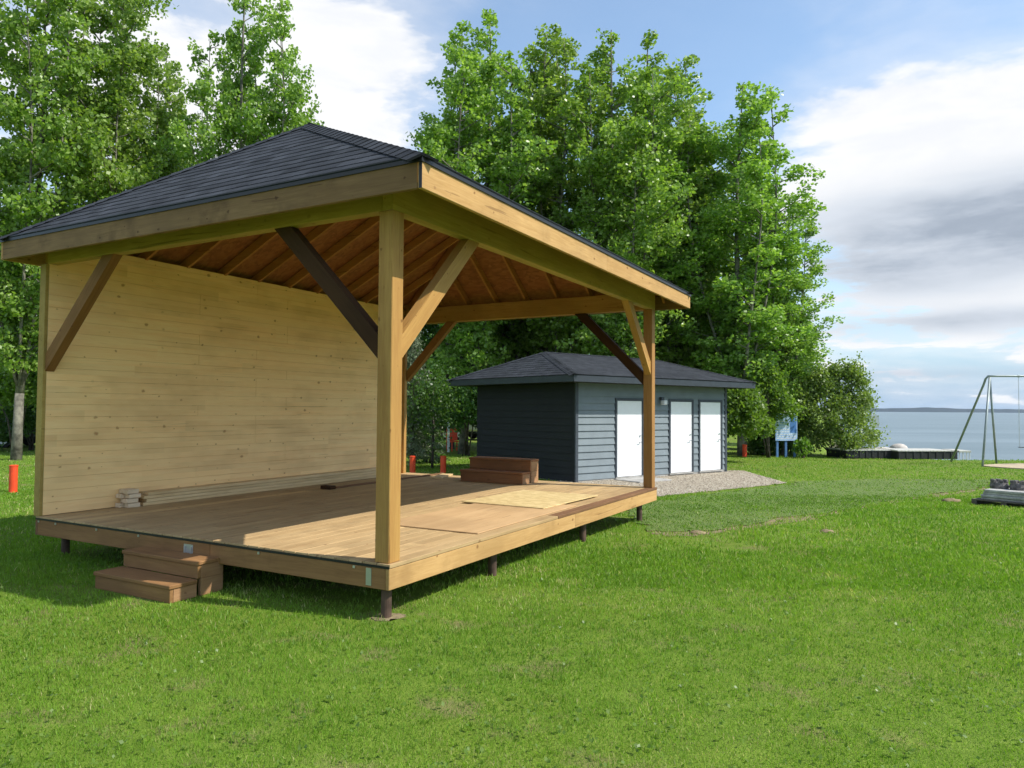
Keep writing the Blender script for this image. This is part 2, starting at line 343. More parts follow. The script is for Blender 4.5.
M['leafbright'] = foliage('young_leaf', (.10, .18, .022), (.16, .27, .04), (.24, .34, .07), .5)
M['leafwillow'] = foliage('willow_leaf', (.13, .20, .04), (.20, .29, .065), (.33, .42, .13), .4)
M['needle'] = foliage('spruce_needle', (.08, .12, .06), (.14, .18, .095), (.24, .27, .16), .12, .6)
M['grass'] = foliage('grass_blade', (.085, .185, .012), (.19, .325, .026), (.39, .49, .11), .4, .5, (.46, .43, .20))
M['sodgrass'] = foliage('sod_blade', (.08, .15, .022), (.155, .245, .04), (.29, .36, .11), .4, .5, (.36, .36, .18))

# ------------------------------------------------------------------ ground, lake, far shore
gm, t, b = newmat('lawn_ground'); tc = t.node('ShaderNodeTexCoord').outputs['Object']
n1 = t.noise(tc, .45, 5, .6); n2 = t.noise(tc, 5, 5, .65); n3 = t.noise(tc, 55, 3, .7); n4 = t.noise(tc, 1.6, 5, .65)
col = t.ramp(t.m('ADD', t.m('MULTIPLY', n2, .5), t.m('MULTIPLY', n3, .5)), [(.25, (.06, .115, .012)), (.5, (.13, .21, .022)), (.75, (.23, .31, .05))])
col = t.mix(t.m('MULTIPLY', t.smooth(n1, .42, .68), .5), col, (.17, .22, .03))
col = t.mix(t.m('MULTIPLY', t.smooth(n4, .52, .68), .7), col, (.21, .18, .08))
sp = t.node('ShaderNodeSeparateXYZ'); t.l.new(tc, sp.inputs[0])
col = t.mix(t.smooth(sp.outputs[2], -.28, -.9), col, (.14, .12, .09))
t.l.new(col, b.inputs['Base Color']); b.inputs['Roughness'].default_value = .9; b.inputs['Specular IOR Level'].default_value = .15
t.l.new(t.bump(t.m('ADD', n2, n3), .7, .04), b.inputs['Normal'])
def graded(lo, hi, n, c, k):
    u = np.linspace(-1, 1, n); g = np.sinh(u*k)/np.sinh(k)
    return np.where(g < 0, c+g*(c-lo), c+g*(hi-c))
gx = graded(-4000, 4000, 260, 6, 7.5); gy = graded(-400, 7000, 260, 20, 7.8)
XX, YY = np.meshgrid(gx, gy); ZZ = gz(XX, YY)
V = np.stack([XX, YY, ZZ], -1).reshape(-1, 3); nx, ny = len(gx), len(gy)
idx = np.arange(nx*ny).reshape(ny, nx); Fq = np.stack([idx[:-1, :-1], idx[:-1, 1:], idx[1:, 1:], idx[1:, :-1]], -1).reshape(-1, 4)
me = bpy.data.meshes.new('ground'); me.from_pydata(V.tolist(), [], Fq.tolist()); me.polygons.foreach_set('use_smooth', [True]*len(me.polygons)); me.materials.append(gm)
go = bpy.data.objects.new('ground', me); COL.objects.link(go); tag(go, kind='structure')

wm, t, b = newmat('lake_water'); tc = t.node('ShaderNodeTexCoord').outputs['Object']
b.inputs['Base Color'].default_value = (.20, .26, .29, 1); b.inputs['Roughness'].default_value = .4; b.inputs['IOR'].default_value = 1.33
nw = t.noise(t.mapping(tc, (1, .35, 1)), .9, 5, .6); t.l.new(t.bump(nw, .5, .12), b.inputs['Normal'])
t.l.new(t.mix(t.smooth(t.noise(t.mapping(tc, (.02, .15, 1)), 1, 4), .35, .65), (.11, .165, .19), (.16, .22, .25)), b.inputs['Base Color'])
mb = MB(); mb.quad((-60, 28, -1.45), (3990, 28, -1.45), (3990, 6900, -1.45), (-60, 6900, -1.45)); mb.build('lake_water', wm, kind='structure')
hm, t, b = newmat('far_shore'); b.inputs['Base Color'].default_value = (.018, .035, .045, 1); b.inputs['Roughness'].default_value = 1
mb = MB(); rnd = random.Random(3); hx = [(-400+i*40) for i in range(120)]; hp = None; hh = []
for i, x in enumerate(hx): hh.append(19+3*math.sin(i*.21)+2*math.sin(i*.57+1)+rnd.uniform(-1.2, 1.2))
for i in range(len(hx)-1):
    y0, y1 = 4000+60*math.sin(hx[i]*.002), 4000+60*math.sin(hx[i+1]*.002)
    mb.quad((hx[i], y0, -3), (hx[i+1], y1, -3), (hx[i+1], y1+70, hh[i+1]), (hx[i], y0+70, hh[i]))
    mb.quad((hx[i], y0+70, hh[i]), (hx[i+1], y1+70, hh[i+1]), (hx[i+1], y1+500, -3), (hx[i], y0+500, -3))
mb.build('far_shore_hills', hm, smooth=True, kind='structure')

# gravel apron, sod patch (thin sheets following the terrain)
def sheet(name, pts, dz, mat, thick=.0, jag=0, seed=1, **kw):
    rr = random.Random(seed); P = []
    for i in range(len(pts)):
        a, c = Vector(pts[i][:2]), Vector(pts[(i+1) % len(pts)][:2]); n = max(1, int((c-a).length/.12)) if jag else 1
        for k in range(n):
            p = a.lerp(c, k/n)
            if jag: p += Vector((rr.uniform(-jag, jag), rr.uniform(-jag, jag)))
            P.append(p)
    bm = bmesh.new(); vs = [bm.verts.new((p.x, p.y, 0)) for p in P]; f = bm.faces.new(vs)
    bmesh.ops.triangulate(bm, faces=[f])
    for _ in range(2): bmesh.ops.subdivide_edges(bm, edges=[e for e in bm.edges if e.calc_length() > .8], cuts=2, use_grid_fill=False)
    bmesh.ops.triangulate(bm, faces=bm.faces[:])
    for v in bm.verts: v.co.z = float(gz(v.co.x, v.co.y))+dz+.002
    if thick:
        ex = bmesh.ops.extrude_face_region(bm, geom=bm.faces[:]); 
        for v in [g for g in ex['geom'] if isinstance(g, bmesh.types.BMVert)]: v.co.z += thick
    bmesh.ops.recalc_face_normals(bm, faces=bm.faces)
    me = bpy.data.meshes.new(name); bm.to_mesh(me); bm.free(); me.materials.append(mat)
    o = bpy.data.objects.new(name, me); COL.objects.link(o); return tag(o, **kw)
grm, t, b = newmat('gravel'); tc = t.node('ShaderNodeTexCoord').outputs['Object']
vo = t.node('ShaderNodeTexVoronoi', {'Scale': 34.0}); t.l.new(tc, vo.inputs['Vector']); sp = t.node('ShaderNodeSeparateColor'); t.l.new(vo.outputs['Color'], sp.inputs[0])
t.l.new(t.ramp(sp.outputs[0], [(0, (.17, .14, .10)), (.5, (.36, .30, .22)), (1, (.50, .44, .34))]), b.inputs['Base Color']); b.inputs['Roughness'].default_value = .95
t.l.new(t.bump(vo.outputs['Distance'], .9, .03), b.inputs['Normal'])

# shed frame (needed for the gravel)
STH = .9057; SX, SY, SG = 1.5966, 18.452, -.158; SL, SDp = 6.267, 4.274
se1 = Vector((math.sin(STH), math.cos(STH))); se2 = Vector((-se1.y, se1.x))
def sw(a, c): p = Vector((SX, SY))+se1*a+se2*c; return (p.x, p.y)
gpts = [sw(-.7, .5), sw(-.6, -1.0), at(560, 500)[:2], at(653, 497)[:2], at(720, 490)[:2], at(786, 483)[:2], sw(7.0, -.1), sw(SL+.1, .5)]
sheet('gravel_path', gpts, .004, grm, .012, .03, 4, kind='structure')
sm_, t, b = newmat('sod_turf'); tc = t.node('ShaderNodeTexCoord').outputs['Object']
n2 = t.noise(tc, 4, 5, .65); n3 = t.noise(tc, 60, 3, .7)
col = t.ramp(t.m('ADD', t.m('MULTIPLY', n2, .5), t.m('MULTIPLY', n3, .5)), [(.25, (.05, .09, .015)), (.5, (.11, .17, .028)), (.75, (.17, .22, .05))])
ge = t.node('ShaderNodeNewGeometry').outputs['Normal']; sp = t.node('ShaderNodeSeparateXYZ'); t.l.new(ge, sp.inputs[0])
col = t.mix(t.smooth(sp.outputs[2], .8, .3), col, (.16, .12, .055)); t.l.new(col, b.inputs['Base Color']); b.inputs['Roughness'].default_value = .95; t.l.new(t.bump(n3, .6, .03), b.inputs['Normal'])
spx = [(622, 506), (638, 520), (655, 531.5), (705, 530), (748, 524), (790, 516), (830, 512), (880, 502), (940, 493), (985, 487), (990, 480), (880, 479), (800, 481.5), (790, 484.5), (722, 493)]
sod_pts = [at(*p)[:2] for p in spx]
sheet('sod_patch', sod_pts, .0, sm_, .014, .10, 9, kind='structure')
soil = plain('dry_soil', (.21, .165, .09), .98, 0, .3, 14, .6)
edge_ = [at(*p)[:2] for p in [(655, 533), (678, 536), (705, 533.5), (730, 529), (760, 527), (790, 518.5), (815, 518), (840, 511), (880, 505), (905, 500), (940, 495.5), (985, 489)]]; edge2 = [at(*p)[:2] for p in [(985, 487.5), (940, 493.5), (880, 502.5), (830, 512.5), (790, 516.5), (748, 524.5), (705, 530.5), (655, 530.5)]]
sheet('soil_strip', edge_+edge2, .0, soil, .002, .10, 31, kind='structure')
def inpoly(x, y, P):
    r = np.zeros(x.shape, bool); n = len(P)
    for i in range(n):
        (x0, y0), (x1, y1) = P[i], P[(i+1) % n]
        c = ((y0 > y) != (y1 > y)) & (x < (x1-x0)*(y-y0)/((y1-y0) if y1 != y0 else 1e-9)+x0); r ^= c
    return r

# ------------------------------------------------------------------ pavilion
TH = .5065; NX, NY = -.9616, 5.8477; L, D, DH = 6.784, 5.009, .4565
O1, O2, O3, O4, HE = .487, .293, .207, .297, 3.567
BB, BH, BW = 3.307, .286, .114
u1 = Vector((math.sin(TH), math.cos(TH))); u2 = Vector((-u1.y, u1.x)); PH = math.pi/2-TH
pav = empty('open_stage_pavilion', (NX, NY, 0), PH, 'large open timber stage pavilion with plank back wall, raised deck and dark hipped roof', 'pavilion')
def PW(a, c): p = Vector((NX, NY))+u1*a+u2*c; return (p.x, p.y)
# deck boards
mb = MB(); nb_ = 34; bwid = (D+.03)/nb_; r_ = random.Random(5)
for i in range(nb_):
    y0 = -.015+i*bwid; cuts = [.004]; x = r_.choice([2.2, 3.6, 4.2, 1.4, 5.0])
    cuts += [x] if i > 0 else []; cuts.append(L-.002)
    if i == 0: continue
    for a, c in zip(cuts[:-1], cuts[1:]):
        dz = r_.uniform(-.0015, .0015); mb.box(a+.0015, c-.0015, max(.001, y0+.0035), y0+bwid-.0035, DH-.032, DH+dz, .003)
mb.build('deck_boards', M['deck'], pav)
mb = MB(); mb.box(.004, 3.1, -.003, bwid-.019, DH-.032, DH, .003); mb.build('edge_board', M['deck'], pav)
mb = MB(); mb.box(3.105, L-.002, -.006, bwid-.019, DH-.032, DH+.002, .003); mb.build('edge_board', M['brown_x'], pav, label='darker brown deck board along the far half of the open front edge')
mb = MB(); mb.box(-.003, .002, .0, D-.002, DH-.036, DH-.016); mb.build('edge_shadow_strip', M['drip'], pav)  # added dark strip, paints the shadow line across the deck board ends
RT = DH-.036; RB = DH-.205
def board(name, x0, x1, y0, y1, z0, z1, m, bev=.004, parent=pav, **kw):
    mb = MB(); mb.box(x0, x1, y0, y1, z0, z1, bev); return mb.build(name, m, parent, **kw)
board('rim_board', 0, L*.53, 0, .038, RB, RT, M['fascia_x']); board('rim_board', L*.53+.002, L, 0, .038, RB, RT, M['fascia_x'])
board('rim_board', .001, .039, .040, D*.42, RB, RT, M['brown_y']); board('rim_board', .001, .039, D*.42+.002, D-.04, RB, RT, M['brown_y'])
board('rim_board', L-.039, L-.001, .04, D-.04, RB, RT, M['brown_y']); board('rim_board', 0, L, D-.038, D, RB, RT, M['brown_x'])
mb = MB(); mb.box(.002, .036, .039, D-.04, RT+.0005, RT+.003); mb.build('joist_tape', M['drip'], pav)
for i in range(1, 17):
    x = i*L/17; board('joist', x-.019, x+.019, .04, D-.04, RB+.01, RT-.002, M['brown_y'], 0)
for (a, c) in ((.03, .0),): # bent metal corner connectors and joist hangers
    mb = MB(); mb.box(-.003, .0005, .18, .235, RB+.02, RT-.01); mb.build('corner_bracket', M['metal'], pav)
mb = MB(); mb.box(-.002, .0005, 2.34, 2.47, RB+.03, RT-.03)
for k in (2.35, 2.44): mb.box(-.012, -.002, k, k+.02, RB+.05, RT-.05)
mb.build('hanger_bracket', M['metal'], pav)
for yy in (4.6, 3.85, 3.15, 1.45, .35, 4.93): board('screw_tab', -.006, .0005, yy, yy+.022, RT-.028, RT-.006, M['metal'], 0)
# piles
for (a, c) in ((.12, .12), (1.85, .14), (4.15, .14), (6.35, .14), (.25, 4.85), (1.85, 2.5), (4.15, 2.5), (6.35, 2.5), (2.3, 4.85), (4.4, 4.85), (6.5, 4.85), (.25, 2.5)):
    mb = MB(); wx, wy = PW(a, c); g = float(gz(wx, wy)); mb.tube([(a, c, g-.3), (a, c, RB)], .044, 16)
    mb.box(a-.08, a+.08, c-.08, c+.08, RB-.012, RB-.001); mb.build('pile', M['pipe'], pav, smooth=False)
# posts
PWD = .146
def post(a, c, m='post_z'): board('post', a, a+PWD, c, c+PWD, DH, BB-.001, M[m] if m in M else M['post_z'], .006)
post(.022, .022); post(L-.022-PWD, .022, 'postbrown')
board('post', L-.199, L-.12, D-.11, D-.024, DH, BB-.001, M['post_z'], .005)

# beams
board('beam', .02, L-.02, .022, .022+BW, BB, BB+BH, M['beam_x']); board('beam', .046, L-.02, D-.034, D+.044, BB+.001, BB+BH, M['post_x'])
board('beam', .02, .02+BW, .024+BW, D-.058, BB, BB+BH, M['beam_y']); board('beam', L-.02-BW, L-.02, .024+BW, D-.058, BB, BB+BH, M['post_y'])
# braces
def brace(px, py, dx, dy, m, k=1.22, wdt=.10, parent=pav):
    """from the post at (px,py) up and out along (dx,dy)"""
    s = .14; off = 0; mb = MB(); hw = wdt/2
    pr = Vector((-dy, dx, 0)); d = Vector((dx, dy, 0)); o = Vector((px, py, 0)); zt = BB-.001
    prof = [(0, k), (0, k-s*1.414), (k-s*1.414, 0), (k, 0)]
    A = [o+d*x+pr*hw+Vector((0, 0, zt-z)) for x, z in prof]; B = [o+d*x-pr*hw+Vector((0, 0, zt-z)) for x, z in prof]
    # local mesh along its own length so that the grain follows the brace
    mb.poly(A); mb.poly(B[::-1])
    for i in range(4): j = (i+1) % 4; mb.quad(A[j], A[i], B[i], B[j])
    ang = Matrix.Translation(o+Vector((0, 0, zt-k))) @ Matrix.Rotation(math.atan2(dy, dx), 4, 'Z') @ Matrix.Rotation(-math.pi/4, 4, 'Y')
    inv = ang.inverted(); mb.v = [tuple(inv @ Vector(p)) for p in mb.v]
    ob = mb.build('brace', M[m], parent); ob.matrix_local = ang
    bv = ob.modifiers.new('bevel', 'BEVEL'); bv.width = .004; bv.segments = 1
    return ob
cp = .022+PWD/2
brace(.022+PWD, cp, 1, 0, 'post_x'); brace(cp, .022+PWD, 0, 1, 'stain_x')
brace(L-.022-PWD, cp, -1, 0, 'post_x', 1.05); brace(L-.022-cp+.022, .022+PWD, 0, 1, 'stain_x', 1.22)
brace(L-.022-cp+.022, D-.11, 0, -1, 'tan_x', 1.1); brace(.077, D-.056, 0, -1, 'tan_x', 1.22)
# back wall of planks
WY = D-.035
mb = MB(); r_ = random.Random(8); z = DH+.004; k = 0
while z < BB+BH-.012:
    z1 = min(z+.139, BB+BH-.01); dy = r_.uniform(-.0012, .0012)
    for a, c in ((.045, 3.05+r_.choice([-1, 0, .6])), (None, L-.20)):
        a0 = a if a is not None else xc; xc = c
        mb.box(a0+.0008, c-.0008, WY-.019+dy, WY, z+.0008, z1-.0008, .0012)
    z = z1
mb.build('plank_wall', M['wall'], pav)
mb = MB()
for x in np.arange(.2, L-.3, .61): mb.box(x, x+.038, WY, WY+.08, DH, BB)
mb.build('wall_studs', M['beam_x'], pav)
board('wall_backing', .048, L-.20, WY+.08, WY+.092, DH, BB, M['osb_sheet'], 0)
board('wall_end_stud', .006, .044, WY-.02, WY+.092, DH+.001, BB-.001, M['beam_x'], .003)
# roof
EX0, EX1, EY0, EY1 = -O2, L+O3, -O1, D+O4
HA = 1.79; HR = 4.95; RY = (EY0+EY1)/2
RA, RBp = Vector((EX0+HA, RY, HR)), Vector((EX1-HA, RY, HR))
C = [Vector((EX0, EY0, HE)), Vector((EX1, EY0, HE)), Vector((EX1, EY1, HE)), Vector((EX0, EY1, HE))]
def courses(mb, A, B, Cc, Dd, e=.1425, lift=.0045, over=.02):
    """A-B eave, D-C top edge"""
    A, B, Cc, Dd = map(Vector, (A, B, Cc, Dd)); ex = (B-A).normalized(); up = (Dd-A); up = (up-ex*up.dot(ex)); h = up.length; up.normalize(); n = ex.cross(up)
    A0 = A-up*over; B0 = B-up*over; k = 0; v = -over
    def edge(v):
        q = v/h; return A.lerp(Dd, q), B.lerp(Cc, q)
    while v < h-1e-4:
        v1 = min(v+e, h); a, b_ = edge(v); d, c = edge(v1)
        a_, b__ = a+n*(lift+.004), b_+n*(lift+.004); d_, c_ = d+n*.004, c+n*.004
        ua = (a-A).dot(ex); ub = (b_-A).dot(ex); ud = (d-A).dot(ex); uc = (c-A).dot(ex)
        vb = k*.1425
        mb.quad(a_, b__, c_, d_, [(ua, vb+.003), (ub, vb+.003), (uc, vb+.1395), (ud, vb+.1395)])
        mb.quad(a, b_, b__, a_, [(ua, vb+.001)]*4)
        v = v1; k += 1
def hipcaps(mb, P, Q, nA, nB, wdt=.15, e=.145):
    P, Q = Vector(P), Vector(Q); d = (Q-P).normalized(); n = int((Q-P).length/e)
    sa = nA.cross(d).normalized(); sb = d.cross(nB).normalized(); up = (nA+nB).normalized()
    if sa.dot(nB) > 0: sa = -sa
    if sb.dot(nA) > 0: sb = -sb
    for i in range(n+1):
        a = P+d*(i*e-.02); c = P+d*min((i+1)*e+.02, (Q-P).length+.02)
        la, lc = .024, .014
        for s, nn in ((sa, nA), (sb, nB)):
            q = [a+up*la, c+up*lc, c+s*wdt+nn*lc*.8, a+s*wdt+nn*la*.8]
            mb.poly(q, [(i*.2, 0), (i*.2+.14, 0), (i*.2+.14, .12), (i*.2, .12)])
            mb.poly([a+up*la, a+s*wdt+nn*la*.8, a+s*wdt+nn*.002, a+up*.002], [(0, 0)]*4)
        
def pn(a, b_, c): n = (b_-a).cross(c-a).normalized(); return n if n.z > 0 else -n
def hiproof(C, RA, RBp, parent, mat, capw=.15, sheath=None):
    pl = [(C[0], C[1], RBp, RA), (C[1], C[2], RBp, RBp), (C[2], C[3], RA, RBp), (C[3], C[0], RA, RA)]
    mb = MB()
    for p in pl: courses(mb, *p)
    sh = mb.build('roof_shingles', mat, parent)
    N = [pn(p[0], p[1], p[2]) for p in pl]; mb = MB()
    hipcaps(mb, C[0], RA, N[0], N[3], capw); hipcaps(mb, C[1], RBp, N[0], N[1], capw); hipcaps(mb, C[2], RBp, N[1], N[2], capw); hipcaps(mb, C[3], RA, N[2], N[3], capw); hipcaps(mb, RA, RBp, N[0], N[2], capw)
    mb.build('ridge_cap', mat, sh)
    mb = MB()
    for p, n in zip(pl, N):
        pts = [p[0], p[1], p[2]]+([p[3]] if (p[3]-p[2]).length > .01 else [])
        mb.poly([q-n*.012 for q in pts]); mb.poly([q-n*.0005 for q in pts][::-1])
    mb.build('roof_sheathing', sheath, parent)
    return sh, N
sh, N = hiproof(C, RA, RBp, pav, M['shingle'], .13, M['osb_roof'])
FZ0, FZ1 = HE-.24, HE-.022
board('fascia', EX0+.002, L*.50, EY0, EY0+.036, FZ0, FZ1, M['fascia_x'], .004); board('fascia', L*.50+.002, EX1-.002, EY0+.001, EY0+.037, FZ0, FZ1, M['fascia_x'], .004)
board('fascia', EX0, EX0+.036, EY0+.039, EY1-.039, FZ0, FZ1, M['fascia_shade_y'], .004); board('fascia', EX1-.036, EX1, EY0+.039, EY1-.039, FZ0, FZ1, M['fascia_shade_y'], .004)
board('fascia', EX0, EX1, EY1-.036, EY1, FZ0, FZ1, M['fascia_x'], .004)
mb = MB(); e = .012
for x0, x1, y0, y1 in ((EX0-e, EX1+e, EY0-e, EY0-.001), (EX0-e, EX1+e, EY1+.001, EY1+e), (EX0-e, EX0-.001, EY0, EY1), (EX1+.001, EX1+e, EY0, EY1)): mb.box(x0, x1, y0, y1, HE-.045, HE+.008)
mb.build('drip_edge', M['drip'], pav)
mb = MB(); mb.box(EX0-.004, EX0+.0, EY0-.004, EY0+.022, FZ0, HE-.04); mb.build('corner_gap', M['drip'], pav)
# rafters: common, jack, hip, ridge
s1 = (HR-HE)/((EY1-EY0)/2); s2 = (HR-HE)/HA; RD = .135
def rafter(p, q, m, wdt=.038, dep=RD, parent=None):
    p, q = Vector(p), Vector(q); d = q-p; hd = Vector((d.x, d.y, 0)).normalized(); sd = Vector((-hd.y, hd.x, 0))*wdt/2; dn = Vector((0, 0, -dep))
    mb = MB(); T = [p+sd, q+sd, q-sd, p-sd]; B = [v+dn for v in T]
    mb.poly(T); mb.poly(B[::-1])
    for i in range(4): j = (i+1) % 4; mb.quad(T[j], T[i], B[i], B[j])
    mb.build('rafter', m, parent or pav)
dz = Vector((0, 0, -.03)); x = EX0+.35; sp_ = .61
x = EX0+.31
while x < EX1-.2:
    run = min(x-EX0, EX1-x, HA)/HA*(RY-EY0)-.03
    if run > .3:
        for sgn, y0 in ((1, EY0), (-1, EY1)):
            rafter(Vector((x, y0+sgn*.04, HE+.04*s1))+dz, Vector((x, y0+sgn*run, HE+run*s1))+dz, M['rafter_y'])
    x += sp_
y = EY0+.42
while y < EY1-.3:
    run = min(y-EY0, EY1-y)/(RY-EY0)*HA-.03
    if run > .2:
        rafter(Vector((EX0+.04, y, HE+.04*s2))+dz, Vector((EX0+run, y, HE+run*s2))+dz, M['rafter_x'])
        rafter(Vector((EX1-.04, y, HE+.04*s2))+dz, Vector((EX1-run, y, HE+run*s2))+dz, M['rafter_x'])
    y += sp_
for c, r in ((C[0], RA), (C[3], RA), (C[1], RBp), (C[2], RBp)): rafter(c.lerp(r, .01)+dz*1.3, r+dz*1.3, M['rafter_x'], .045, .17)
mb = MB(); mb.box(RA.x, RBp.x, RY-.02, RY+.02, HR-.26, HR-.04); mb.build('ridge_board', M['rafter_x'], pav)

# things on and by the stage
def steps(name, a0, b0, b1, z0, h, m1, m2, dep, label):
    """two-tread steps; a0 front, goes +a; from b0 to b1"""
    wx, wy = PW(a0+dep, (b0+b1)/2)
    o = empty(name, (wx, wy, z0), PH, label, 'steps', 'two-tread wooden steps of the stage'); w2 = (b1-b0)/2
    tt = .036
    for k in range(2):
        x0 = -dep+k*dep; x1 = x0+dep-.002 if k == 0 else dep*1.02; zt = h*(k+1)
        board('tread', x0-.012, x1, -w2-.01, w2+.01, zt-tt, zt, m1, .006, o)
        zb = 0.0 if k == 0 else h+.001
        board('riser', x0+.002, x0+.036, -w2+.002, w2-.002, zb, zt-tt-.001, m1, .003, o)
        for s in (-1, 1):
            y = s*w2; board('side_panel', x0+.037, x1-.002, min(y, y-s*.036), max(y, y-s*.036), zb, zt-tt-.001, m2, .003, o)
            if k: board('side_panel', x0+.037, x1-.002, min(y, y-s*.036), max(y, y-s*.036), 0, h-.0005, m2, .003, o)
    return o
steps('wooden_steps', -.50, 1.98, 3.06, 0, .155, M['brown_y'], M['steps_x'], .275, 'two-tread brown wooden steps on the grass against the near side of the stage')
steps('wooden_steps', 5.95, 2.0, 3.2, DH+.002, .195, M['redwood'], M['steps_x'], .29, 'reddish two-tread wooden steps standing on the deck in front of the dark shed')
def loose(name, a0, a1, b0, b1, z0, z1, m, label, cat, group=None, rz=0, bev=.003):
    wx, wy = PW((a0+a1)/2, (b0+b1)/2); mb = MB(); mb.box(-(a1-a0)/2, (a1-a0)/2, -(b1-b0)/2, (b1-b0)/2, 0, z1-z0, bev)
    o = mb.build(name, m, label=label, cat=cat, group=group); o.location = (wx, wy, z0); o.rotation_euler = (0, 0, PH+rz); return o
loose('plywood_sheet', 1.55, 3.99, .15, 1.37, DH+.003, DH+.015, M['ply'], 'tan plywood sheet lying flat on the sunlit deck nearest the corner post', 'plywood sheet', rz=.01)
loose('strand_board_sheet', 3.46, 5.08, .33, 1.55, DH+.016, DH+.029, M['osb_sheet'], 'pale yellow strand board sheet lying on the deck near the far post', 'board', rz=-.03)
loose('lumber_plank', 3.95, 6.9, 4.17, 4.22, DH+.003, DH+.025, M['brown_x'], 'single thin dark plank lying loose on the shaded deck', 'plank', rz=.01)
loose('lumber_plank', 3.74, 3.86, 4.10, 4.30, DH+.003, DH+.055, M['stain_x'], 'short dark reddish offcut at the end of the loose plank', 'offcut')
loose('lumber_plank', 6.0, 6.7, 3.75, 3.95, DH+.003, DH+.035, M['lumber'], 'short pale board lying at the back edge of the deck near the red pipes', 'plank', rz=.3)
BZ = DH+.003; k = 0; r_ = random.Random(12)
rowname = ['bottom', 'second lowest', 'second highest', 'top']
for i in range(4):
    for j in range(2):
        b1 = WY-.024-j*.096-r_.uniform(0, .01); a0 = 1.18+r_.uniform(-.04, .04)
        loose('lumber_board', a0, 6.2+r_.uniform(-.1, .1), b1-.089, b1, BZ+i*.0415, BZ+i*.0415+.038, M['lumber'],
              'long pale board, %s in the %s of the stack' % (rowname[i], 'row touching the wall' if j == 0 else 'row away from the wall'), 'lumber', 'long boards stacked along the plank wall')
for i in range(4):
    for j in range(2):
        b1 = WY-.03-j*.105; a0 = .92+r_.uniform(-.035, .035)+.02*j
        loose('lumber_offcut', a0, a0+.15, b1-.092, b1, BZ+i*.056, BZ+i*.056+.050, M['lumberend'],
              'short pale offcut, %s in the %s of the little pile' % (['bottom', 'second lowest', 'second highest', 'top'][i], 'wall-side column' if j == 0 else 'outer column'), 'offcut', 'short lumber offcuts piled at the stack end', rz=r_.uniform(-.08, .08))

# ------------------------------------------------------------------ shed
SO, SHE, SHR, SHA = .61, 2.546, 3.30, 1.42
SPH = math.pi/2-STH
shed = empty('storage_shed', (SX, SY, 0), SPH, 'low dark grey hipped-roof shed with blue grey siding and three white doors', 'shed')
def sboard(name, x0, x1, y0, y1, z0, z1, m, bev=.003, parent=None, **kw): return board(name, x0, x1, y0, y1, z0, z1, m, bev, parent or shed, **kw)
WT = SHE-.16
# shell
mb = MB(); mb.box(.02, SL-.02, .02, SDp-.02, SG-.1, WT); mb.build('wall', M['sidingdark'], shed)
def lap(mb, x0, x1, z0, z1, e=.178, off=0):
    z = SG+.06
    while z < z1:
        a, c = max(z, z0), min(z+e, z1)
        if c > a:
            oa = .030*(1-(a-z)/e); oc = .030*(1-(c-z)/e)
            mb.quad((x0, .018-oa-.004, a), (x1, .018-oa-.004, a), (x1, .018-oc-.004, c), (x0, .018-oc-.004, c)); mb.quad((x0, .018, a), (x1, .018, a), (x1, .018-oa-.004, a), (x0, .018-oa-.004, a))
        z += e
DT = 1.93
doors = [(1.50, 2.46), (3.66, 4.60), (4.99, 5.97)]
mb = MB(); xs = [.09]
for d0, d1 in doors: xs += [d0-.075, d1+.075]
xs.append(SL-.09)
for i in range(0, len(xs), 2): lap(mb, xs[i], xs[i+1], SG, WT)
for d0, d1 in doors: lap(mb, d0-.075, d1+.075, DT+.075, WT)
mb.build('lap_siding', M['siding'], shed)
for x0 in (-.006, SL-.089): sboard('corner_trim', x0, x0+.095, -.024, .016, SG, WT, M['trim'])
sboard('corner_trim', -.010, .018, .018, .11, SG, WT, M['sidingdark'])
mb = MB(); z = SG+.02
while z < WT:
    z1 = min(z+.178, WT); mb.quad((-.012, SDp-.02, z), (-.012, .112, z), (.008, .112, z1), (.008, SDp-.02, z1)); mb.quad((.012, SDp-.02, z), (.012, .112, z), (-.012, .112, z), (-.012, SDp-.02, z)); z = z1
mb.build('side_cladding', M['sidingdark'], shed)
sboard('foundation', .0, SL, .0, SDp, SG-.1, SG+.055, M['concrete'])
for d0, d1 in doors:
    fr = MB(); fr.box(d0-.075, d0-.004, -.030, .016, SG+.056, DT+.072, .003); fr.box(d1+.004, d1+.075, -.030, .016, SG+.056, DT+.072, .003); fr.box(d0-.0035, d1+.0035, -.0305, .016, DT+.004, DT+.0725, .003)
    dr = sboard('door', d0, d1, -.008, .014, SG+.08, DT, M['door'], .004)
    fr.build('frame', M['trim'], dr)
    hb = MB(); hx_ = d1-.075; hb.tube([(hx_, -.008, .82), (hx_, -.055, .82)], .018, 12); hb.tube([(hx_+.005, -.055, .82), (hx_-.10, -.06, .815)], .011, 8); hb.build('handle', M['metal'], dr)
    hb = MB(); hb.tube([(hx_, -.008, .99), (hx_, -.03, .99)], .028, 14); hb.build('deadbolt', M['metal'], dr)
    sboard('sill', d0-.07, d1+.07, -.05, .014, SG+.03, SG+.07, M['concrete'], .004, dr)
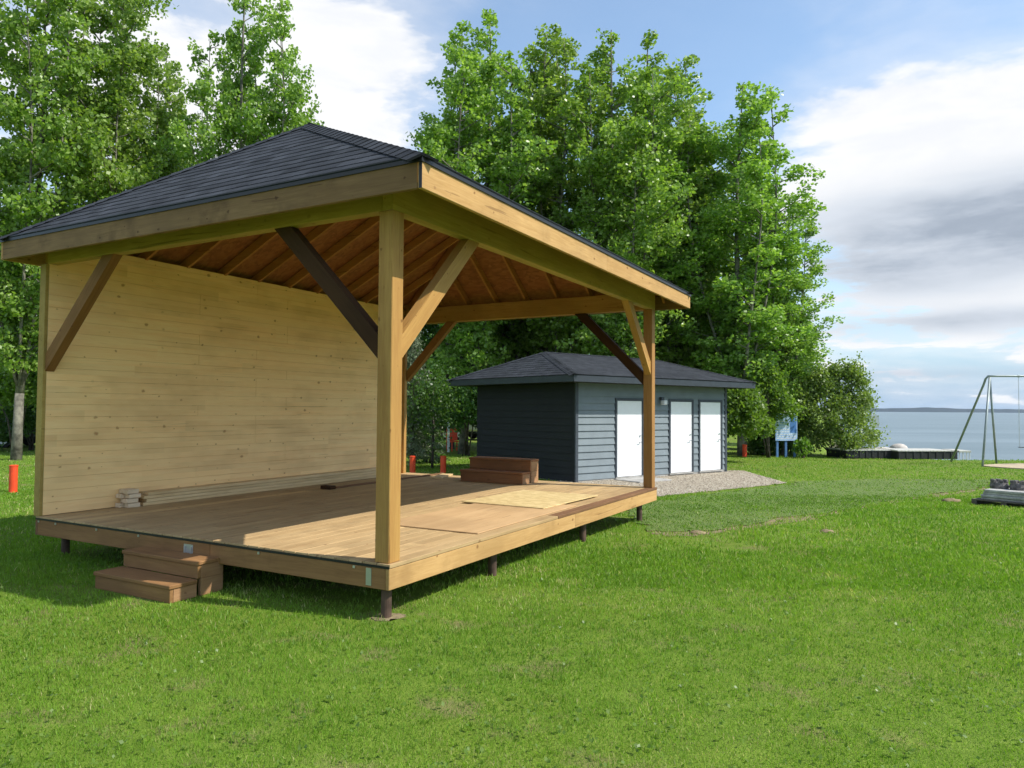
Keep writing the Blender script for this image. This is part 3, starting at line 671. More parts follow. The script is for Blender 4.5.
# eaves
SC = [Vector((-SO, -SO, SHE)), Vector((SL+SO, -SO, SHE)), Vector((SL+SO, SDp+SO, SHE)), Vector((-SO, SDp+SO, SHE))]
SRA, SRB = Vector((-SO+SHA, SDp/2, SHR)), Vector((SL+SO-SHA, SDp/2, SHR))
hiproof(SC, SRA, SRB, shed, M['shingle2'], .13, M['sidingdark'])
sboard('fascia', -SO+.001, SL+SO-.001, -SO, -SO+.03, SHE-.18, SHE-.014, M['trimb']); sboard('fascia', -SO+.001, SL+SO-.001, SDp+SO-.03, SDp+SO, SHE-.18, SHE-.014, M['trimb'])
sboard('fascia', -SO, -SO+.03, -SO+.032, SDp+SO-.032, SHE-.18, SHE-.014, M['trimb']); sboard('fascia', SL+SO-.03, SL+SO, -SO+.032, SDp+SO-.032, SHE-.18, SHE-.014, M['trimb'])
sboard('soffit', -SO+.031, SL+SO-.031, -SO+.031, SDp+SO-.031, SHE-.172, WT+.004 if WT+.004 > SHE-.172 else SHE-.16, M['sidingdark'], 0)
lf = sboard('light_fixture', 3.18, 3.30, -.10, -.004, 1.97, 2.05, M['trim'], .01)
mb = MB(); mb.box(3.165, 3.315, -.20, -.06, 1.84, 1.97, .02); mb.build('lamp_lens', M['lens'], lf)
pd = empty('concrete_doorstep', (*sw(1.9, -.55), SG), SPH, 'flat concrete doorstep slab on gravel before the left white shed door', 'doorstep')
mb = MB(); mb.box(-.62, .62, -.45, .45, .0, .045, .01); mb.build('slab', M['concrete'], pd)

# ------------------------------------------------------------------ leaves and trees
RS = np.random.RandomState(7)
def leafquads(c, size, rs, droop=.3, aspect=.8, upb=0.0):
    """c (N,3) centres -> leaf-shaped quads (kites)"""
    n = len(c); a = rs.normal(size=(n, 3)); a[:, 2] -= droop; a /= np.linalg.norm(a, axis=1)[:, None]
    b = rs.normal(size=(n, 3)); b[:, 2] += 0; 
    nrm = np.cross(a, b); nrm[:, 2] += upb*np.sign(nrm[:, 2]+1e-9); b = np.cross(nrm, a); b /= np.linalg.norm(b, axis=1)[:, None]
    s = size*rs.uniform(.65, 1.25, size=(n, 1))
    p0 = c-a*s*.5; p2 = c+a*s*.5; p1 = c-a*s*.08+b*s*aspect*.5; p3 = c-a*s*.08-b*s*aspect*.5
    return np.stack([p0, p1, p2, p3], 1)
def build_tree(name, h, leaders, spread, side, seed, leaf=.14, density=1.0, base=.12, mleaf='leaf', mbark='bark', label=None, cat='tree', group=None, trunk_r=.15, clump=26, topsharp=1.0, loc=(0, 0, 0)):
    rs = np.random.RandomState(seed); root = empty(name, loc, 0, label, cat, group)
    tk = MB(); clumps = []; rad = []
    lean = rs.normal(size=2)*.02*h
    fork = h*base
    tk.tube([(0, 0, -.3), (lean[0]*.1, lean[1]*.1, fork*.5), (lean[0]*.2, lean[1]*.2, fork)], [trunk_r*1.15, trunk_r*.95, trunk_r*.85], 10)
    P0 = np.array([lean[0]*.2, lean[1]*.2, fork])
    for li in range(leaders):
        an = 2*math.pi*(li/leaders)+rs.uniform(-.5, .5); sr = spread*rs.uniform(.55, 1.05) if li else spread*.12; ht = h*(rs.uniform(.80, .97) if li else 1.0)
        n = 14; pts = []
        for k in range(n+1):
            q = k/n; out = sr*(1-(1-q)**2.2); zz = fork+(ht-fork)*q
            wob = .38*math.sin(q*(4+li % 3)+li)*(q); pts.append(np.array([P0[0]+math.cos(an)*out+lean[0]*q+wob*.5, P0[1]+math.sin(an)*out+lean[1]*q-wob*.4, zz]))
        r0 = trunk_r*(.8 if li == 0 else .32); tk.tube(pts, [r0*(1-.93*k/n)+.008 for k in range(n+1)], 7)
        # side branches
        ln = ht-fork; nb = int(ln*2.6*density); pa = np.array(pts)
        for s in range(nb):
            q = (s+rs.uniform(0, 1))/nb; q = .04+q*.96; i = min(int(q*n), n-1); f = q*n-i; p = pa[i]*(1-f)+pa[i+1]*f
            env = side*(min(1, (1-q)*3.2*topsharp)**.6)*(.72+.28*math.sin(q*17+li*2.1))*(.55+.45*min(1, q*4))+.22
            lb = env*rs.uniform(.45, 1.15); a2 = rs.uniform(0, 2*math.pi); rise = rs.uniform(.25, 1.0)
            d = np.array([math.cos(a2), math.sin(a2), rise]); d /= np.linalg.norm(d); e1 = p+d*lb*.6; e2 = p+d*lb+np.array([0, 0, .12*lb])
            if lb > .5: tk.tube([p, e1, e2], [.028, .015, .006], 4, False)
            m = max(2, int(lb/.22))
            for j in range(m):
                qq = (j+.8)/m if m > 1 else 1; c = p+(e2-p)*(.25+.75*qq)+rs.normal(size=3)*.12*lb
                clumps.append(c); rad.append(.17+.07*lb*rs.uniform(.5, 1.2))
    clumps = np.array(clumps); rad = np.array(rad); cnt = (clump*rs.uniform(.4, 1.5, size=len(clumps))*(rad/.27)).astype(int)
    idx = np.repeat(np.arange(len(clumps)), cnt); g = rs.normal(size=(len(idx), 3)); g *= (rs.uniform(0, 1, (len(idx), 1))**.4)/np.linalg.norm(g, axis=1)[:, None]*1.35; g *= np.array([1, 1, .8])
    c = clumps[idx]+g*rad[idx][:, None]; c = c[c[:, 2] > .3]; 
    V = leafquads(c, leaf, rs); tk.build('trunk', M[mbark], root, smooth=True)
    tone = rs.uniform(0, 1, size=len(clumps)); 
    r = np.clip(rs.uniform(0, 1, len(V))*.75+tone[idx][:len(V)]*.25, 0, 1)
    npmesh('crown', V, 4, M[mleaf], root, {'rnd': r}); return root
def copy_tree(o, loc, rz, sc, label, group=None, mat=None):
    c = o.copy(); COL.objects.link(c); c.location = loc; c.rotation_euler = (0, 0, rz); c.scale = sc if isinstance(sc, tuple) else (sc, sc, sc); c['label'] = label
    if group: c['group'] = group
    for ch in o.children:
        d = ch.copy(); COL.objects.link(d); d.parent = c
    return c
GP = 'tall poplars behind the pavilion and shed'
def topz(py, Z): return (408.7-py)/F*Z+H
pa_ = build_tree('poplar_tree', 17, 6, 1.7, 1.8, 11, group=GP, density=1.25, clump=48); pb_ = build_tree('poplar_tree', 17, 7, 2.0, 1.6, 23, group=GP, density=1.2, clump=48); pc_ = build_tree('poplar_tree', 17, 5, 1.5, 1.9, 37, group=GP, density=1.3, clump=48)
protos = [pa_, pb_, pc_]
spots = [  # px, depth, top y, proto, rot, width factor, label
 (463, 30, 2, 0, 0.3, 1.25, 'tallest poplar, leftmost of the central row, above the near corner of the roof'),
 (556, 32, 20, 1, 1.2, 1.3, 'tall poplar with open gaps above the middle of the sloping roof edge'),
 (618, 29, 26, 2, 2.2, 1.2, 'tall poplar above the right half of the roof, third of the central row'),
 (668, 33, 36, 0, 3.5, 1.3, 'tall poplar directly above the far eave corner of the pavilion'),
 (512, 34, 52, 1, 2.7, 1.3, 'rear poplar between the two leftmost crowns of the central row'),
 (702, 34, 104, 2, .9, 1.3, 'rear poplar between the far eave corner and the last tall crown'),
 (742, 30, 84, 1, 4.1, 1.3, 'slightly shorter poplar rising above the right end of the shed roof'),
 (784, 31, 190, 2, 5.0, 1.05, 'lower rightmost poplar beside the willow bush'),
 (18, 25, -90, 1, .8, 1.05, 'big poplar at the left photo border, its trunk in front of the grey camper'),
 (112, 27, -70, 2, 1.9, 1.05, 'poplar behind the left slope of the pavilion roof, second from the left border'),
 (172, 30, 45, 0, 2.9, .85, 'shorter narrow poplar behind the left roof slope in the gap between taller crowns'),
 (252, 27, -35, 0, 4.4, .95, 'airy poplar whose branches end left of the pavilion roof peak'),
]
used = set()
for px, Z, ty, pi, rz, wf, lab in spots:
    x, y, g = ray(px, Z); hh_ = topz(ty, Z)-g; s = hh_/17; pr = protos[pi]; wsc = wf*(s**.35)
    if pi not in used:
        used.add(pi); pr.location = (x, y, g); pr.rotation_euler = (0, 0, rz); pr.scale = (wsc, wsc, s); pr['label'] = lab
    else: copy_tree(pr, (x, y, g), rz, (wsc, wsc, s), lab)
# darker second row filling behind
GD = 'darker background trees behind the poplars'
dk = build_tree('broadleaf_tree', 10, 6, 2.3, 1.7, 51, leaf=.17, density=1.1, base=.05, mleaf='leafdark', mbark='barkdark', group=GD, clump=34)
row = [(-30, 36, 8.5, 'dark background tree at the left photo edge beyond the parked camper'), (330, 36, 9.0, 'dark background tree hidden mostly by the plank wall'), (398, 37, 9.5, 'dark background tree seen through the pavilion above the spruce'),
       (452, 34, 8.0, 'dark background tree seen between spruce and shed'), (505, 37, 9, 'dark background tree seen over the left end of the shed roof'), (570, 36, 9.5, 'dark background tree seen over the shed ridge under the pavilion beam'),
       (640, 38, 9, 'dark background tree behind the far right pavilion post'), (705, 37, 8.5, 'dark background tree behind the two right-hand shed doors'), (762, 35, 6.5, 'dark background tree behind the blue sign'), (795, 40, 7, 'dark background tree between the blue sign and the willow bush'),(-110, 32, 11, 'dark background tree just outside the left photo border')]
for i, (px, Z, hh_, lab) in enumerate(row):
    x, y, g = ray(px, Z); s = hh_/10
    if i == 0: dk.location = (x, y, g); dk.scale = (s*1.1, s*1.1, s); dk['label'] = lab
    else: copy_tree(dk, (x, y, g), i*1.3, (s*1.2, s*1.2, s), lab)
# far-off wood as one mass
rs = np.random.RandomState(91); n = 60000
px_ = rs.uniform(-500, 800, n); Zf = rs.uniform(60, 85, n); hx2 = 7+2.2*np.sin(px_*.05)+1.6*np.sin(px_*.13+1); zz = rs.uniform(0, 1, n)**.8*hx2
cc = np.stack([(px_-512)/F*Zf, Zf, zz], 1); npmesh('distant_wood', leafquads(cc, .75, rs), 4, M['leafdark'], None, {'rnd': rs.uniform(0, 1, n)}, kind='stuff', label='dense distant wood closing the view behind the trees', cat='wood')
# shrubs
def bush(name, px, Z, rx, ry, h, n, mleaf, label, cat='bush', leaf=.10, seed=1, lobes=9, group=None, droop=.5, low=.1, stems=True):
    rs = np.random.RandomState(seed); x, y, g = ray(px, Z); root = empty(name, (x, y, g), 0, label, cat, group)
    C_ = []; 
    for i in range(lobes*6):
        a = rs.uniform(0, 2*math.pi); q = rs.uniform(0, 1)**.5; zz = rs.uniform(low, 1); w_ = math.sqrt(max(.05, 1-((zz-.42)/.62)**2))
        C_.append((math.cos(a)*rx*q*w_, math.sin(a)*ry*q*w_, zz*h, rs.uniform(.15, .34)*min(rx, h)))
    C_ = np.array(C_); i = rs.randint(0, len(C_), n); g_ = rs.normal(size=(n, 3))*.55; c = C_[i, :3]+g_*C_[i, 3:4]; c[:, 2] = np.abs(c[:, 2])+.03
    npmesh('foliage', leafquads(c, leaf, rs, droop), 4, M[mleaf], root, {'rnd': np.clip(rs.uniform(0, .8, n)+rs.uniform(0, .25, len(C_))[i], 0, 1)})
    if stems:
        mb = MB()
        for k in range(7):
            j = rs.randint(len(C_)); mb.tube([(rs.normal()*.08, rs.normal()*.08, -.1), (C_[j, 0]*.4, C_[j, 1]*.4, C_[j, 2]*.5), tuple(C_[j, :3])], [.035, .024, .008], 5)
        mb.build('stem', M['barkdark'], root, smooth=True)
    return root
bush('willow_bush', 836, 30.4, 1.6, 1.3, 3.6, 21000, 'leafwillow', 'rounded grey green willow bush at the lake edge right of the blue sign', leaf=.11, seed=4)
bush('leafy_shrub', 790, 31.6, .9, .9, 2.6, 6000, 'leafdark', 'dark shrub standing behind the blue sign posts', leaf=.12, seed=5)
bush('leafy_shrub', 762, 31.3, .9, .8, 1.9, 6000, 'leafdark', 'dark shrub between the poplar trunk and the blue sign', leaf=.12, seed=6)
bush('leafy_shrub', 742, 26.2, 1.0, .9, 2.5, 7000, 'leafbright', 'bright green low leafy growth beside the right corner of the shed', leaf=.12, seed=7, low=.42, stems=False)
bush('leafy_shrub', 768, 29.0, 1.2, .7, 3.4, 6500, 'leafbright', 'bright yellow green foliage hanging over the top of the blue sign', leaf=.12, seed=8, low=.47, stems=True)
bush('leafy_shrub', 802, 29.1, .35, .3, .75, 900, 'leafbright', 'small pale leafy weed clump at the right foot of the blue sign', leaf=.09, seed=9)
bush('leafy_shrub', 20, 27, 1.3, 1.0, 3.2, 6000, 'leafbright', 'sunlit leafy branches left of the plank wall in front of the camper', leaf=.12, seed=10, low=.62, stems=True)
bush('leafy_shrub', 468, 29, 1.2, .9, 3.0, 8000, 'leafdark', 'dark leafy shrub overhanging the left end of the shed', leaf=.12, seed=11, low=.45)
bush('leafy_shrub', 428, 25, .6, .5, 1.1, 2200, 'leafdark', 'low dark shrub on the lawn behind the two red pipes', leaf=.10, seed=12)
bush('leafy_shrub', -8, 29.5, 1.3, .9, 2.6, 7000, 'leafdark', 'dark low shrub at the left photo edge beside the grey camper', leaf=.12, seed=21)
bush('leafy_shrub', 33, 30.5, .8, .8, 2.3, 5000, 'leafdark', 'dark low shrub tucked behind the left end of the plank wall', leaf=.12, seed=22, low=.35)
# spruce
def spruce(px, Z, h, r, label, seed=2):
    rs = np.random.RandomState(seed); x, y, g = ray(px, Z); root = empty('spruce_tree', (x, y, g), 0, label, 'spruce tree')
    tk = MB(); tk.tube([(0, 0, -.2), (0, 0, h*.5), (0, 0, h)], [.09, .05, .01], 8); c = []
    for k in range(150):
        q = (k/150)**.9; z = .35+q*(h-.4); rr = r*(1-q)*rs.uniform(.75, 1.1)+.06; a = k*2.4+rs.uniform(-.3, .3); tip = np.array([math.cos(a)*rr, math.sin(a)*rr, z-.18*rr]); st = np.array([0, 0, z+.05])
        tk.tube([st, (st+tip)/2+[0, 0, .02], tip], [.014, .009, .004], 4, False); m = int(140*rr/r)+25; u = rs.uniform(.12, 1, size=(m, 1)); s = rs.normal(size=(m, 3))*np.array([.10, .10, .05])*(1.25-u*.7)
        c.append(st+(tip-st)*u+s-np.array([0, 0, .05])*u)
    c = np.concatenate(c); tk.build('trunk', M['barkdark'], root, smooth=True); npmesh('needles', leafquads(c, .12, rs, .2, .22), 4, M['needle'], root, {'rnd': rs.uniform(0, 1, len(c))})
spruce(413, 23.5, 4.6, 1.35, 'dark grey green spruce seen through the pavilion right of the corner post')

# ------------------------------------------------------------------ background objects
GB = 'short red-orange marker pipes on the lawn'
for i, (px, py, lab) in enumerate(((16, 492, 'red marker pipe standing on grass left of the plank wall'), (413.5, 473, 'red-orange marker pipe behind the deck, the one nearer the corner post'), (444, 473, 'red-orange marker pipe behind the deck, the one nearer the dark shed'), (744.5, 456.8, 'red marker pipe beside the poplar trunk right of the shed'))):
    x, y, g = at(px, py); r = .085 if i else .08; hgt = (.58 if i == 0 else .5) 
    bo = empty('marker_pipe', (x, y, g), 0, lab, 'marker pipe', GB); mb = MB(); mb.tube([(0, 0, -.1), (0, 0, hgt-.03)], r, 16); mb.build('pipe', M['red'], bo, smooth=False)
    mb = MB(); mb.tube([(0, 0, hgt-.031), (0, 0, hgt-.008), (0, 0, hgt)], [r+.006, r+.006, r*.7], 16); mb.build('cap', M['red'], bo)
# blue sign
x0, y0, g0 = at(775, 457); x1, y1, _ = at(796, 457); sg = empty('information_sign', ((x0+x1)/2, (y0+y1)/2, g0), math.atan2(y1-y0, x1-x0)-.05, 'light blue information board on three blue posts under overhanging leaves', 'sign')
for xx in (-.37, 0, .38):
    mb = MB(); mb.box(xx-.045, xx+.045, -.03, .03, -.2, 1.05, .004); mb.build('post', M['bluepost'], sg)
pnl, t, b = newmat('sign_panel_paint'); tc = t.node('ShaderNodeTexCoord').outputs['Object']; t.l.new(t.mix(t.smooth(t.noise(tc, 3, 4), .4, .6), (.28, .44, .72), (.42, .56, .78)), b.inputs['Base Color']); b.inputs['Roughness'].default_value = .45
mb = MB(); mb.box(-.47, .47, -.062, -.032, .66, 1.78, .004); bd = mb.build('board', pnl, sg)
mb = MB(); mb.box(.16, .44, -.065, -.0625, .98, 1.7); mb.build('picture_panel', M['blue'], bd)
mb = MB(); r_ = random.Random(2)
for k, z in enumerate((.74, .82, .90, 1.0, 1.1, 1.2, 1.32, 1.42)):
    x = -.42; xe = .12 if z > .95 else .4
    while x < xe-.05:
        wl = r_.uniform(.04, .12); mb.box(x, min(x+wl, xe), -.065, -.0625, z, z+.032); x += wl+.03
mb.build('lettering', M['white'], bd)
# street style sign at the water
x, y, g = ray(874, 30.2); si = empty('small_sign_post', (x, y, g), .3, 'small square grey green sign on a thin pole at the lake edge', 'sign'); mb = MB(); mb.tube([(0, 0, -.6), (0, 0, 1.75)], .025, 8); mb.build('pole', M['metal'], si)
mb = MB(); mb.box(-.22, .22, -.035, -.022, 1.2, 1.72, .004); mb.build('panel', M['swing'], si)
# dock sections lying at the lawn edge
GK = 'dock sections lying at the lawn edge'
def dock(px0, px1, py, label, legs):
    a = Vector(at(px0, py, -.17)[:2]); c = Vector(at(px1, py, -.17)[:2]); g = -.17; m_ = (a+c)/2; ln = (c-a).length
    o = empty('dock_section', (m_.x, m_.y, g), math.atan2((c-a).y, (c-a).x), label, 'dock', GK)
    mb = MB(); mb.box(-ln/2, ln/2, 0, 1.5, .0, .30, .01)
    for k in range(8): mb.box(-ln/2+.02+k*ln/8, -ln/2+.1+k*ln/8, -.02, 0, .02, .28)
    mb.build('float_frame', M['dockside'], o); mb = MB()
    for k in range(int(ln/.15)): mb.box(-ln/2-.02+k*.15, -ln/2+.12+k*.15, -.03, 1.53, .302, .345, .004)
    mb.build('decking', M['docktop'], o)
    return o
dock(846, 896, 458.2, 'dark dock section with pale decking partly hidden by the willow bush', 0)
dk2 = dock(897.5, 957, 459, 'dark dock section with pale decking beside the swing frame leg', 1)
x, y, g = at(964, 459, -.17); o = empty('white_dock_ramp', (x, y, g), 0, 'small white slatted ramp at the right end of the dark dock sections', 'ramp'); mb = MB(); mb.box(-.22, .26, 0, 1.2, .26, .34, .006); mb.build('top', M['docktop'], o); mb = MB()
for xx in (-.18, -.04, .1, .22): mb.box(xx-.012, xx+.012, .02, .05, 0, .26)
mb.build('leg_frame', M['white'], o)
# boulders on the shore
def rock(px, Z, r, hgt, label, seed, zo=0):
    bm = bmesh.new(); bmesh.ops.create_icosphere(bm, subdivisions=3, radius=1); rr = random.Random(seed); ph = [rr.uniform(0, 6) for _ in range(6)]
    for v in bm.verts:
        c = v.co; k = 1+.12*math.sin(3*c.x+ph[0])+.1*math.sin(4*c.y+ph[1])+.07*math.sin(7*c.z+ph[2]); v.co = Vector((c.x*r*k, c.y*r*.8*k, max(-.3, c.z)*hgt*k))
    mb = MB(); mb.add_bm(bm); x, y, g = ray(px, Z); g = -.17; o = mb.build('boulder', M['rock'], smooth=True, label=label, cat='boulder', group='pale boulders on the shore'); o.location = (x, y, g+zo)
rock(897, 31.4, .48, .30, 'large pale rounded boulder behind the dark dock sections', 3, .15); rock(884, 30.7, .4, .22, 'smaller low boulder left of the large pale one on the shore', 5, .2)
# sand under the swing
sandm = plain('sand', (.44, .35, .24), .95, 0, .15, 8, .3)
cx, cy, _ = at(1055, 467.5)
sheet('sand_pit', [(cx+math.cos(a)*2.1*(1+.1*math.sin(3*a)), cy+math.sin(a)*1.5) for a in np.linspace(0, 2*math.pi, 26)[:-1]], .0, sandm, .03, 0, 3, kind='structure')
# swing frame
A_ = Vector(at(948, 461.5)); B1 = Vector(at(981, 466.5)); C1 = Vector(at(996, 463)); Zt = (B1.y+C1.y)/2
top = Vector(((988-512)/F*Zt, Zt, (412-376)/F*Zt+H)); ax = Vector((1, -.12, 0)).normalized(); end = top+ax*4.6
sf = empty('swing_frame', (top.x, top.y, A_.z), 0, 'tall green grey tubular swing frame with hanging chains at the right border', 'swing frame')
def rel(v): return tuple(Vector(v)-Vector((top.x, top.y, A_.z)))
bend = [top+ax*t_ for t_ in (.0, .25)]
mb = MB(); mb.tube([rel(A_-Vector((0, 0, .2))), rel(A_.lerp(top, .9)), rel(A_.lerp(top, .96)+Vector((-.01, 0, .03))), rel(top+ax*.02), rel(top+ax*.3), rel(end)], .038, 10); mb.build('top_bar', M['swing'], sf, smooth=True)
for P in (B1, C1): mb = MB(); mb.tube([rel(P-Vector((0, 0, .2))), rel(top+ax*.07-Vector((0, 0, .05)))], .036, 10); mb.build('leg', M['swing'], sf, smooth=True)
for off in (Vector((1.1, 0, 0)), Vector((-.6, .9, 0)), Vector((-.4, -.9, 0))):
    q = end+off; q = Vector((q.x, q.y, A_.z-.2)); mb = MB(); mb.tube([rel(q), rel(end-Vector((0, 0, .03)))], .036, 10); mb.build('leg', M['swing'], sf, smooth=True)
for dx in (1.02, 1.52, 2.6, 3.1):
    p = top+ax*dx; mb = MB(); q = Vector((0, 0, 0))
    for k in range(49):
        z0_ = p.z-.05-k*.05; w_ = .010
        mb.tube([rel((p.x-(w_ if k % 2 else 0), p.y-(0 if k % 2 else w_), z0_)), rel((p.x-(w_ if k % 2 else 0), p.y-(0 if k % 2 else w_), z0_-.055))], .004, 4); mb.tube([rel((p.x+(w_ if k % 2 else 0), p.y+(0 if k % 2 else w_), z0_)), rel((p.x+(w_ if k % 2 else 0), p.y+(0 if k % 2 else w_), z0_-.055))], .004, 4)
    mb.build('chain', M['metal'], sf)
    mb = MB(); mb.tube([rel(p+Vector((-.03, 0, 0))), rel(p+Vector((.03, 0, 0)))], .048, 10); mb.build('hanger_clamp', M['swing'], sf)
for dx in (1.27, 2.85):
    p = top+ax*dx; mb = MB(); mb.box(-.27, .27, -.08, .08, -.0, .02, .006); so_ = mb.build('seat', M['rubber'], sf); so_.location = rel((p.x, p.y, p.z-2.52))
# pallet of pavers with two planters
xa, ya, ga = at(970, 504); xb, yb, _ = at(1040, 509.5); ang = math.atan2(yb-ya, xb-xa); 
pal = empty('wooden_pallet', (xa, ya, ga), ang, 'dark weathered wooden pallet on the grass under grey slabs', 'pallet')
PWID = 1.15
for k in range(5): mb = MB(); mb.box(.0, PWID, k*.22, k*.22+.13, .09, .112, .003); mb.build('slat', M['oldwood'], pal)
for k in (0, .51, 1.03): mb = MB(); mb.box(k, k+.09, .0, 1.02, .0, .088, .003); mb.build('runner', M['oldwood'], pal)
r_ = random.Random(6)
def onp(x, y, z): return (xa+math.cos(ang)*x-math.sin(ang)*y, ya+math.sin(ang)*x+math.cos(ang)*y, ga+z)
for k in range(4):
    mb = MB(); mb.box(0, .98-.02*k, 0, .80, 0, .048, .008); o = mb.build('concrete_slab', M['paver'], label='grey concrete slab, %s of the stack on the pallet' % ['bottom one', 'second from bottom', 'second from top', 'top one'][k], cat='slab', group='grey slabs stacked on the pallet'); o.location = onp(.13+r_.uniform(-.02, .02)+.02*k, .08+r_.uniform(-.02, .02), .113+k*.05); o.rotation_euler = (0, 0, ang+r_.uniform(-.02, .02))
for k, xx in enumerate((.30, .64)):
    pl = empty('block_planter', onp(xx, .52, .113+.2), ang+.2*k, 'rough dark notched block, %s one of the pair on the slabs' % ('left' if k == 0 else 'right'), 'concrete block', 'notched blocks on the slab stack')
    mb = MB(); n = 12; r0 = .15; h0 = .12
    mb.tube([(0, 0, 0), (0, 0, h0*.4), (0, 0, h0)], [r0*1.02, r0*1.1, r0*.96], n); mb.build('block_body', M['planter'], pl)
    mb = MB()
    for j in range(6):
        a = j*math.pi/3; mt = Matrix.Rotation(a, 4, 'Z'); mb.box(r0*.62, r0*.98, -.042, .042, h0+.001, h0+.055, .008, mt)
    mb.build('notched_rim', M['planter'], pl)
# camper at the far left, seen behind the trunk
def camper(px, Z, rz, ln, hgt, m, label):
    x, y, g = ray(px, Z); o = empty('camper_trailer', (x, y, g), rz, label, 'camper trailer', 'campers parked behind the trees')
    mb = MB(); mb.box(-ln/2, ln/2, -1.15, 1.15, .5, hgt, .12); bd = mb.build('body', m, o)
    mb = MB(); mb.box(-ln/2+.02, ln/2-.02, -1.155, 1.155, .95, 1.12); mb.build('stripe', M['trim'], bd)
    mb = MB(); mb.box(-ln/2, ln/2, -1.1, 1.1, .38, .5); mb.build('chassis', M['rubber'], o)
    for xx in (-ln*.3, ln*.02, ln*.3): mb = MB(); mb.box(xx-.4, xx+.4, -1.17, -1.151, 1.35, 1.9, .004); mb.build('window', M['glass'], bd)
    for xx in (-.55, .35):
        for s in (-1, 1):
            mb = MB(); mb.tube([(xx, s*1.0, .33), (xx, s*1.17, .33)], .33, 20); wl = mb.build('wheel', M['rubber'], o); mb = MB(); mb.tube([(xx, s*1.172, .33), (xx, s*1.18, .33)], .18, 16); mb.build('rim', M['metal'], wl)
    mb = MB(); mb.tube([(-ln/2, -.5, .45), (-ln/2-1.1, 0, .42), (-ln/2, .5, .45)], .05, 6); mb.build('hitch', M['rubber'], o)
camper(10, 33, .15, 6.5, 2.3, M['silver'], 'grey camper behind the tree trunk left of the plank wall')
camper(462, 44, -.3, 5.5, 2.5, M['steelwhite'], 'off-white camper glimpsed between the spruce and the dark shed')
x, y, g = at(433, 468); tr = empty('sapling', (x, y, g), 0, 'slim young tree on the lawn between the two red pipes', 'young tree'); mb = MB(); mb.tube([(0, 0, -.1), (.02, 0, 1.2), (0, 0, 2.6)], [.045, .035, .015], 8); mb.build('trunk', M['barkdark'], tr, smooth=True)
rs = np.random.RandomState(35); c = rs.normal(size=(2600, 3))*np.array([.42, .42, .5])+np.array([0, 0, 2.1]); npmesh('crown', leafquads(c, .10, rs), 4, M['leafdark'], tr, {'rnd': rs.uniform(0, 1, len(c))})
# red garden chair and white post near the second camper
x, y, g = at(455, 451); ch = empty('garden_chair', (x, y, g), .6, 'small red garden chair on the lawn between spruce and shed', 'chair')
mb = MB(); mb.box(-.28, .28, -.25, .25, .40, .44, .01); mb.build('seat', M['red'], ch); mb = MB(); mb.box(-.28, .28, .22, .26, .45, 1.0, .01); mb.build('backrest', M['red'], ch)
for a in (-.25, .25):
    for c_ in (-.22, .22): mb = MB(); mb.box(a-.02, a+.02, c_-.02, c_+.02, 0, .399); mb.build('leg', M['red'], ch)
x, y, g = at(449, 452); mb = MB(); mb.box(-.05, .05, -.05, .05, -.2, 1.45, .005); mb.box(-.065, .065, -.065, .065, 1.451, 1.49, .01); o = mb.build('white_post', M['white'], label='slender white post left of the red garden chair', cat='post'); o.location = (x, y, g)

